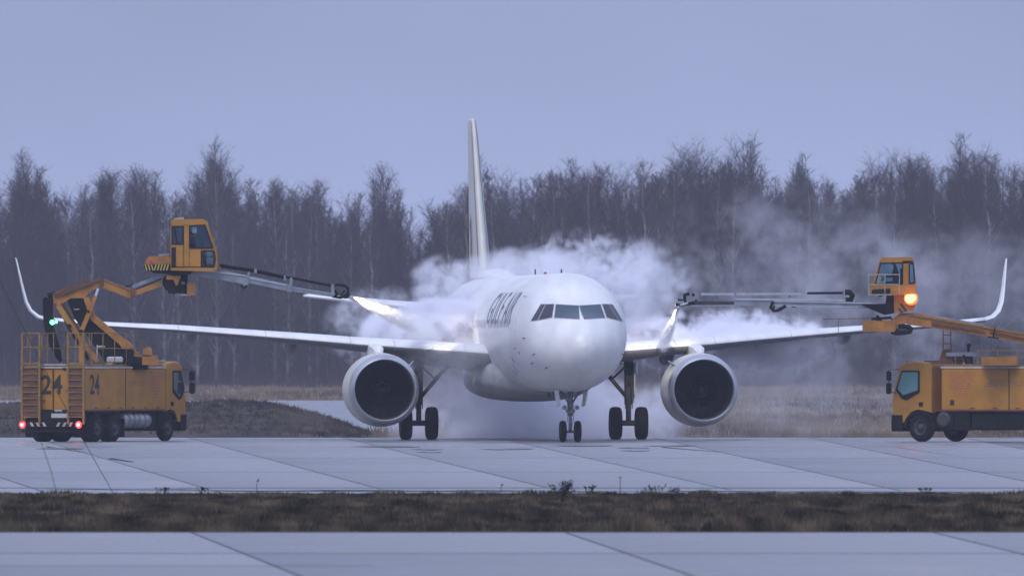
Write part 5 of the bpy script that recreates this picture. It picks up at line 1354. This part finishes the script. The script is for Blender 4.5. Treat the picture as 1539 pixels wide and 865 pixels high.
# ---- operators: seated figures, one skinned body each
def seated(name, hip, facing, label, cloth):
    root = empty(name, hip); tag(root, label, 'person')
    me = bpy.data.meshes.new('body'); f = facing
    J = dict(pel=(0,0,.10), sp=(0,0,.30), ch=(.03*f,0,.50), nk=(.04*f,0,.66), hd=(.06*f,0,.74),
             lsh=(.03*f,-.19,.58), lel=(.14*f,-.24,.34), lwr=(.36*f,-.18,.34), rsh=(.03*f,.19,.58), rel=(.14*f,.24,.34), rwr=(.36*f,.18,.34),
             lhp=(.04*f,-.10,.08), lkn=(.44*f,-.12,.10), lft=(.48*f,-.12,-.30), lto=(.60*f,-.12,-.34), rhp=(.04*f,.10,.08), rkn=(.44*f,.12,.10), rft=(.48*f,.12,-.30), rto=(.60*f,.12,-.34))
    R = dict(pel=.15,sp=.14,ch=.16,nk=.06,hd=.055,lsh=.075,lel=.05,lwr=.04,rsh=.075,rel=.05,rwr=.04,lhp=.10,lkn=.07,lft=.05,lto=.04,rhp=.10,rkn=.07,rft=.05,rto=.04)
    ks = list(J); E_ = [('pel','sp'),('sp','ch'),('ch','nk'),('nk','hd'),('ch','lsh'),('lsh','lel'),('lel','lwr'),('ch','rsh'),('rsh','rel'),('rel','rwr'),('pel','lhp'),('lhp','lkn'),('lkn','lft'),('lft','lto'),('pel','rhp'),('rhp','rkn'),('rkn','rft'),('rft','rto')]
    me.from_pydata([J[k] for k in ks], [(ks.index(a), ks.index(c)) for a, c in E_], [])
    o = bpy.data.objects.new('body', me); col.objects.link(o); o.parent = root; me.materials.append(cloth)
    md = o.modifiers.new('s', 'SKIN'); 
    for i, k in enumerate(ks): me.skin_vertices[0].data[i].radius = (R[k], R[k])
    me.skin_vertices[0].data[0].use_root = True
    o.modifiers.new('d', 'SUBSURF').levels = 2; o.modifiers['d'].render_levels = 2
    def part(nm, m, c, rx, ry, rz, n=20, mm=12, cut=None):
        b = MB(); rings = []
        for j in range(1, mm):
            t = math.pi*j/mm; rings.append([(hip[0]+c[0]+rx*math.sin(t)*math.cos(2*math.pi*k/n), hip[1]+c[1]+ry*math.sin(t)*math.sin(2*math.pi*k/n), hip[2]+c[2]+rz*math.cos(t)) for k in range(n)])
        b.loft(rings); return b, nm, m
    b, nm, m = part('head', M_SKIN, (.075*f,0,.83), .095, .078, .115)
    b.lathe([(0,.0),(.03,.012),(.05,.0)], Matrix.Translation((hip[0]+.155*f, hip[1], hip[2]+.82)), 8)    # nose
    for s_ in (-1, 1): b.lathe([(-.01,0),(0,.022),(.01,0)], Matrix.Translation((hip[0]+.07*f, hip[1]+s_*.08, hip[2]+.825)) @ Matrix.Rotation(math.radians(90),4,'Z'), 8)
    hd_ = b.build(nm, m, root)
    b, nm, m = part('hair', M_HAIR, (.06*f,0,.86), .105, .088, .105); b.build(nm, m, root)
    b = MB()
    for s_ in (-1, 1):
        w0 = Vector(hip) + Vector((.36*f, s_*.18, .34)); b.loft([[w0 + Vector((x*f, y*.04, z*.016)) for (y, z) in ((-1,-1),(1,-1),(1,1),(-1,1))] for x in (0,.04,.09)], smooth=True)
        for q in range(4): b.tube([w0 + Vector((.085*f, (q-1.5)*.021, 0)), w0 + Vector(((.13-.008*abs(q-1.5))*f, (q-1.5)*.022, -.01)), w0 + Vector(((.15-.01*abs(q-1.5))*f, (q-1.5)*.022, -.04))], [.010,.009,.007], 6)
        b.tube([w0 + Vector((.02*f, -s_*.035, 0)), w0 + Vector((.06*f, -s_*.065, -.01)), w0 + Vector((.10*f, -s_*.06, -.025))], [.012,.011,.008], 6)
    b.build('hand', M_SKIN, root)
    return root
pL = P(289, 388, YB); seated('person', (pL.x - .02, YB, pL.z + .02), 1, 'operator in dark clothes seated in the raised cabin on the left, facing the aircraft', M_CLOTH)
pR = P(1347, 429, YR); seated('person', (pR.x, YR, pR.z - .02), -1, 'operator in dark clothes seated in the right cabin beside the amber lamp', M_CLOTH)
# ------------------------------------------------------------------ spray, steam and air
def steam_mat(name, dens, scale, warp=.55, thr=.0, soft=.5, seed=0.0, aniso=.1, color=(.96,.96,1.0), step=1.0, stretch=(1,1,1)):
    """an ellipsoidal puff: density falls off from its heart, edge broken up by rolling noise"""
    m = bpy.data.materials.new(name); m.use_nodes = True; nt = m.node_tree; nt.nodes.clear(); N = nt.nodes.new; l = nt.links.new
    out = N('ShaderNodeOutputMaterial'); pv = N('ShaderNodeVolumePrincipled'); l(pv.outputs[0], out.inputs['Volume'])
    pv.inputs['Color'].default_value = (*color, 1); pv.inputs['Anisotropy'].default_value = aniso
    tc = N('ShaderNodeTexCoord'); geo = N('ShaderNodeNewGeometry')
    mp = N('ShaderNodeMapping'); mp.inputs['Location'].default_value = (seed*7.3, seed*3.1, seed*5.7); mp.inputs['Scale'].default_value = stretch
    l(geo.outputs['Position'], mp.inputs[0])
    n0 = N('ShaderNodeTexNoise'); n0.inputs['Scale'].default_value = scale; n0.inputs['Detail'].default_value = 4.5; n0.inputs['Roughness'].default_value = .56; n0.inputs['Distortion'].default_value = .25
    l(mp.outputs[0], n0.inputs['Vector'])
    wv = N('ShaderNodeVectorMath'); wv.operation = 'MULTIPLY_ADD'; wv.inputs[1].default_value = (.8,.8,.8); l(n0.outputs['Color'], wv.inputs[0]); l(mp.outputs[0], wv.inputs[2])
    n2 = N('ShaderNodeTexNoise'); n2.inputs['Scale'].default_value = scale * 2.3; n2.inputs['Detail'].default_value = 2.5; n2.inputs['Roughness'].default_value = .5; l(wv.outputs[0], n2.inputs['Vector'])
    # billows: folded noise makes cauliflower lumps with creases between
    f1 = N('ShaderNodeMath'); f1.operation = 'SUBTRACT'; f1.inputs[1].default_value = .5; l(n2.outputs['Fac'], f1.inputs[0]); f2 = N('ShaderNodeMath'); f2.operation = 'ABSOLUTE'; l(f1.outputs[0], f2.inputs[0])
    n1 = N('ShaderNodeMath'); n1.operation = 'MULTIPLY_ADD'; n1.inputs[1].default_value = 1.1; n1.inputs[2].default_value = -.06; l(f2.outputs[0], n1.inputs[0])
    n1b = N('ShaderNodeMath'); n1b.operation = 'ADD'; l(n0.outputs['Fac'], n1b.inputs[0]); l(n1.outputs[0], n1b.inputs[1]); n1 = n1b
    ln = N('ShaderNodeVectorMath'); ln.operation = 'LENGTH'; l(tc.outputs['Object'], ln.inputs[0])
    # v = 1 - |p| + (noise-.5)*warp*2 - thr
    a = N('ShaderNodeMath'); a.operation = 'SUBTRACT'; a.inputs[0].default_value = 1.0 - thr; l(ln.outputs['Value'], a.inputs[1])
    c = N('ShaderNodeMath'); c.operation = 'MULTIPLY_ADD'; c.inputs[1].default_value = warp*2; c.inputs[2].default_value = -warp; l(n1.outputs[0], c.inputs[0])
    s = N('ShaderNodeMath'); s.operation = 'ADD'; l(a.outputs[0], s.inputs[0]); l(c.outputs[0], s.inputs[1])
    r = N('ShaderNodeMapRange'); r.interpolation_type = 'SMOOTHSTEP'; r.inputs[1].default_value = 0; r.inputs[2].default_value = soft; r.inputs[3].default_value = 0; r.inputs[4].default_value = dens
    l(s.outputs[0], r.inputs[0])
    # fade to nothing at the hull of the domain
    e = N('ShaderNodeMapRange'); e.interpolation_type = 'SMOOTHSTEP'; e.inputs[1].default_value = 1.0; e.inputs[2].default_value = .72; e.inputs[3].default_value = 0; e.inputs[4].default_value = 1
    l(ln.outputs['Value'], e.inputs[0])
    k = N('ShaderNodeMath'); k.operation = 'MULTIPLY'; l(r.outputs[0], k.inputs[0]); l(e.outputs[0], k.inputs[1]); l(k.outputs[0], pv.inputs['Density'])
    try: m.cycles.volume_step_rate = step
    except Exception: pass
    return m
def puff(name, px, py, Y, rx, ry, rz, m, label, tilt=0.0):
    """rx, rz in metres across the picture, ry in depth"""
    me = bpy.data.meshes.new(name)
    import bmesh
    bm = bmesh.new(); bmesh.ops.create_icosphere(bm, subdivisions=4, radius=1.0); bm.to_mesh(me); bm.free(); me.materials.append(m)
    o = bpy.data.objects.new(name, me); col.objects.link(o); o.location = P(px, py, Y); o.scale = (rx, ry, rz); o.rotation_euler = (0, tilt, 0)
    tag(o, label, 'steam', kind='stuff'); return o
def SM(d, sc_=.45, seed=0, **k): return steam_mat('steam_vapour', d, sc_, seed=seed, **k)
puff('steam', 658, 501, -.5, 3.0, 3.0, 1.4, SM(6.5, .7, 1, soft=.9, warp=1.5, thr=-.05), 'bright dense steam boiling over the left wing root beside the fuselage')
puff('steam', 668, 440, 4.0, 1.7, 2.4, 1.5, SM(1.6, .7, 2, soft=1.0, warp=2.0, thr=.25), 'curl of white steam standing beside the rear fuselage under the fin')
puff('steam', 888, 412, 2.0, 3.0, 3.2, 1.9, SM(1.7, .8, 3, soft=1.3, warp=2.3, thr=.36), 'tall steam plume rising behind the cockpit roof')
puff('steam', 800, 405, 4.0, 3.0, 3.0, 1.0, SM(.7, .7, 13, soft=1.1, warp=1.8, thr=.1), 'low white steam clinging to the crown of the fuselage')
puff('steam', 950, 440, 3.0, 2.7, 3.0, 2.2, SM(.9, .55, 4, soft=1.1, warp=2.3, thr=.28), 'drifting steam between the fuselage and the right nozzle')
puff('steam', 1085, 512, 1.0, 4.9, 2.6, 1.35, SM(4.0, .8, 5, soft=1.0, warp=2.1, thr=.16), 'dense white steam lying along the right wing')
puff('steam', 1185, 415, 9.0, 6.0, 5.0, 4.0, SM(.11, .5, 6, soft=1.1, warp=2.8, thr=.35), 'thin grey steam veil rising above the right spray boom')
puff('steam', 1400, 455, 10.0, 7.0, 5.0, 3.4, SM(.11, .4, 7, soft=1.1, warp=2.6, thr=.35), 'faint steam veil around the right wingtip')
puff('steam', 820, 628, 10.0, 7.0, 4.0, 1.9, SM(1.3, .55, 8, soft=1.0, warp=1.2), 'pale spray mist under the belly down to the wet concrete')
puff('steam', 1160, 570, 18.0, 9.0, 5.0, 3.2, SM(.07, .34, 9, soft=1.1, warp=2.4, thr=.2), 'thin mist drifting over the grass below the right wing')
puff('steam', 580, 495, 3.0, 2.6, 3.0, 1.8, SM(.7, .8, 10, soft=1.1, warp=2.4, thr=.35), 'wispy steam trailing off the outer edge of the left cloud')

puff('steam', 690, 530, -9.0, 2.1, 2.0, 2.6, SM(.15, .6, 16, soft=1.1, warp=1.8, thr=.1), 'thin mist veiling the left flank of the fuselage ahead of the wing')
puff('steam', 690, 590, 3.0, 1.6, 2.0, 1.4, SM(.7, .7, 11, soft=1.0, warp=1.5, thr=.1), 'thin mist below the left wing root beside the main gear brace')
M_JET = bpy.data.materials.new('fluid_jet'); M_JET.use_nodes = True
bs = M_JET.node_tree.nodes['Principled BSDF']; bs.inputs['Base Color'].default_value = (.9,.9,.92,1); bs.inputs['Roughness'].default_value = .35; bs.inputs['Subsurface Weight'].default_value = .6; bs.inputs['Subsurface Radius'].default_value = (.3,.3,.3)
def jet(a, pts, name, label, seed):
    """a bundle of thin streams of fluid fanning out, plus droplets"""
    rn = random.Random(seed); b = MB()
    A = Vector(pts[0]); 
    for k in range(160):
        ang = rn.uniform(0, 6.283); rr = abs(rn.gauss(0, .42)); ln_ = rn.uniform(.04, .16); path = []
        for i in range(7):
            t = ln_ * i / 6; u = t * (len(pts) - 1); j = min(len(pts)-2, int(u)); p = Vector(pts[j][:3]).lerp(Vector(pts[j+1][:3]), u-j)
            w = a[0] + (a[1] - a[0]) * t ** 1.15; p = p + Vector((math.cos(ang)*.35, math.sin(ang), math.cos(ang)))*w*rr; path.append(p)
        b.tube(path, [.009 for i in range(7)], 4, caps=False)
    for k in range(1500):
        t = rn.uniform(.1, 1.0); u = min(.9999, t) * (len(pts) - 1); j = int(u); p = Vector(pts[j][:3]).lerp(Vector(pts[j+1][:3]), u-j); w = (a[0]+(a[1]-a[0])*t)*1.3
        p = p + Vector((rn.gauss(0,.4), rn.gauss(0,.5), rn.gauss(0,.5)))*w; s_ = rn.uniform(.005,.012)
        i = [b.pt(p + Vector(d)*s_) for d in ((1,0,-.5),(-1,0,-.5),(0,0,1),(0,1,-.5))]; b.face([i[0],i[1],i[2]]); b.face([i[1],i[3],i[2]]); b.face([i[3],i[0],i[2]])
    o = b.build(name, M_JET, fix=False); tag(o, label, 'spray')
    # the fine atomised part of the jet, a cone of dense droplets
    A0, B0 = Vector(pts[0]), Vector(pts[-1]); ax = B0 - A0; Lj = ax.length
    me = bpy.data.meshes.new('mist'); n_ = 24; vs = []; fs = []
    R0, R1 = a[0]*1.5, a[1]*1.6
    for (x, r) in ((0, R0), (Lj*1.05, R1)):
        vs += [(x, r*math.cos(2*math.pi*k/n_), r*math.sin(2*math.pi*k/n_)) for k in range(n_)]
    fs = [tuple(range(n_))[::-1], tuple(range(n_, 2*n_))] + [(k, (k+1)%n_, n_+(k+1)%n_, n_+k) for k in range(n_)]
    me.from_pydata(vs, [], fs); m = bpy.data.materials.new('droplet_mist'); m.use_nodes = True; nt = m.node_tree; nt.nodes.clear(); N = nt.nodes.new; l = nt.links.new
    out = N('ShaderNodeOutputMaterial'); pv = N('ShaderNodeVolumePrincipled'); l(pv.outputs[0], out.inputs['Volume']); pv.inputs['Color'].default_value = (1,1,1,1); pv.inputs['Anisotropy'].default_value = .2
    tc = N('ShaderNodeTexCoord'); sp_ = N('ShaderNodeSeparateXYZ'); l(tc.outputs['Object'], sp_.inputs[0])
    yz = N('ShaderNodeCombineXYZ'); l(sp_.outputs['Y'], yz.inputs['Y']); l(sp_.outputs['Z'], yz.inputs['Z']); ln = N('ShaderNodeVectorMath'); ln.operation = 'LENGTH'; l(yz.outputs[0], ln.inputs[0])
    R = N('ShaderNodeMapRange'); R.inputs[1].default_value = 0; R.inputs[2].default_value = Lj*1.05; R.inputs[3].default_value = R0; R.inputs[4].default_value = R1; l(sp_.outputs['X'], R.inputs[0])
    q = N('ShaderNodeMath'); q.operation = 'DIVIDE'; l(ln.outputs['Value'], q.inputs[0]); l(R.outputs[0], q.inputs[1])
    mp = N('ShaderNodeMapping'); mp.inputs['Scale'].default_value = (.35, 1, 1); l(tc.outputs['Object'], mp.inputs[0]); nz = N('ShaderNodeTexNoise'); nz.inputs['Scale'].default_value = 6; nz.inputs['Detail'].default_value = 4; l(mp.outputs[0], nz.inputs['Vector'])
    s1 = N('ShaderNodeMath'); s1.operation = 'MULTIPLY_ADD'; s1.inputs[1].default_value = 1.4; s1.inputs[2].default_value = -.55; l(nz.outputs['Fac'], s1.inputs[0])
    s2 = N('ShaderNodeMath'); s2.operation = 'SUBTRACT'; s2.inputs[0].default_value = .85; l(q.outputs[0], s2.inputs[1]); s3 = N('ShaderNodeMath'); s3.operation = 'ADD'; l(s2.outputs[0], s3.inputs[0]); l(s1.outputs[0], s3.inputs[1])
    d1 = N('ShaderNodeMapRange'); d1.interpolation_type = 'SMOOTHSTEP'; d1.inputs[1].default_value = 0; d1.inputs[2].default_value = .8; d1.inputs[3].default_value = 0; d1.inputs[4].default_value = 1; l(s3.outputs[0], d1.inputs[0])
    d2 = N('ShaderNodeMapRange'); d2.inputs[1].default_value = 0; d2.inputs[2].default_value = Lj*1.05; d2.inputs[3].default_value = 26; d2.inputs[4].default_value = 0; d2.interpolation_type = 'SMOOTHERSTEP'; l(sp_.outputs['X'], d2.inputs[0])
    dd = N('ShaderNodeMath'); dd.operation = 'MULTIPLY'; l(d1.outputs[0], dd.inputs[0]); l(d2.outputs[0], dd.inputs[1]); l(dd.outputs[0], pv.inputs['Density'])
    me.materials.append(m); mo = bpy.data.objects.new('mist', me); col.objects.link(mo)
    mo.matrix_basis = Matrix.Translation(A0) @ ax.to_track_quat('X', 'Z').to_matrix().to_4x4(); mo.parent = o
    return o
jet((.05,.34), [nozL, P(560,462,-10.5), P(600,480,-8.0), P(655,503,-3.0)], 'fluid_spray', 'bright jet of hot fluid shooting from the left nozzle to the wing root', 1)
jet((.045,.19), [nozR, P(1012,484,-12.5), P(1004,503,-9), P(994,526,-3.5)], 'fluid_spray', 'bright jet of fluid falling from the right nozzle onto the wing', 2)
# work lamps mounted beside the nozzles light the jets
for (c, aim, pw, nm) in ((nozL + Vector((.0,-.4,.15)), P(600,480,-8), 300, 'nozzle_lamp'), (nozR + Vector((-.12,-.4,.2)), P(1004,503,-9), 460, 'nozzle_lamp')):
    ld = bpy.data.lights.new(nm, 'SPOT'); ld.energy = pw * 14; ld.spot_size = math.radians(16); ld.spot_blend = .5; ld.color = (1,.86,.74); ld.shadow_soft_size = .012
    lo = bpy.data.objects.new(nm, ld); col.objects.link(lo); lo.location = c; lo.rotation_euler = (c - Vector(aim)).to_track_quat('Z', 'Y').to_euler()

# the damp air itself
hz = bpy.data.materials.new('damp_air'); hz.use_nodes = True; nt = hz.node_tree; nt.nodes.clear()
out = nt.nodes.new('ShaderNodeOutputMaterial'); pv = nt.nodes.new('ShaderNodeVolumePrincipled'); pv.inputs['Density'].default_value = .00012; pv.inputs['Color'].default_value = (.82,.84,.98,1); pv.inputs['Anisotropy'].default_value = .0
nt.links.new(pv.outputs[0], out.inputs['Volume'])
b = MB(); b.box((-710, -690, -2.2), (710, 1710, 42)); hb = b.build('haze', hz); tag(hb, kind='stuff')
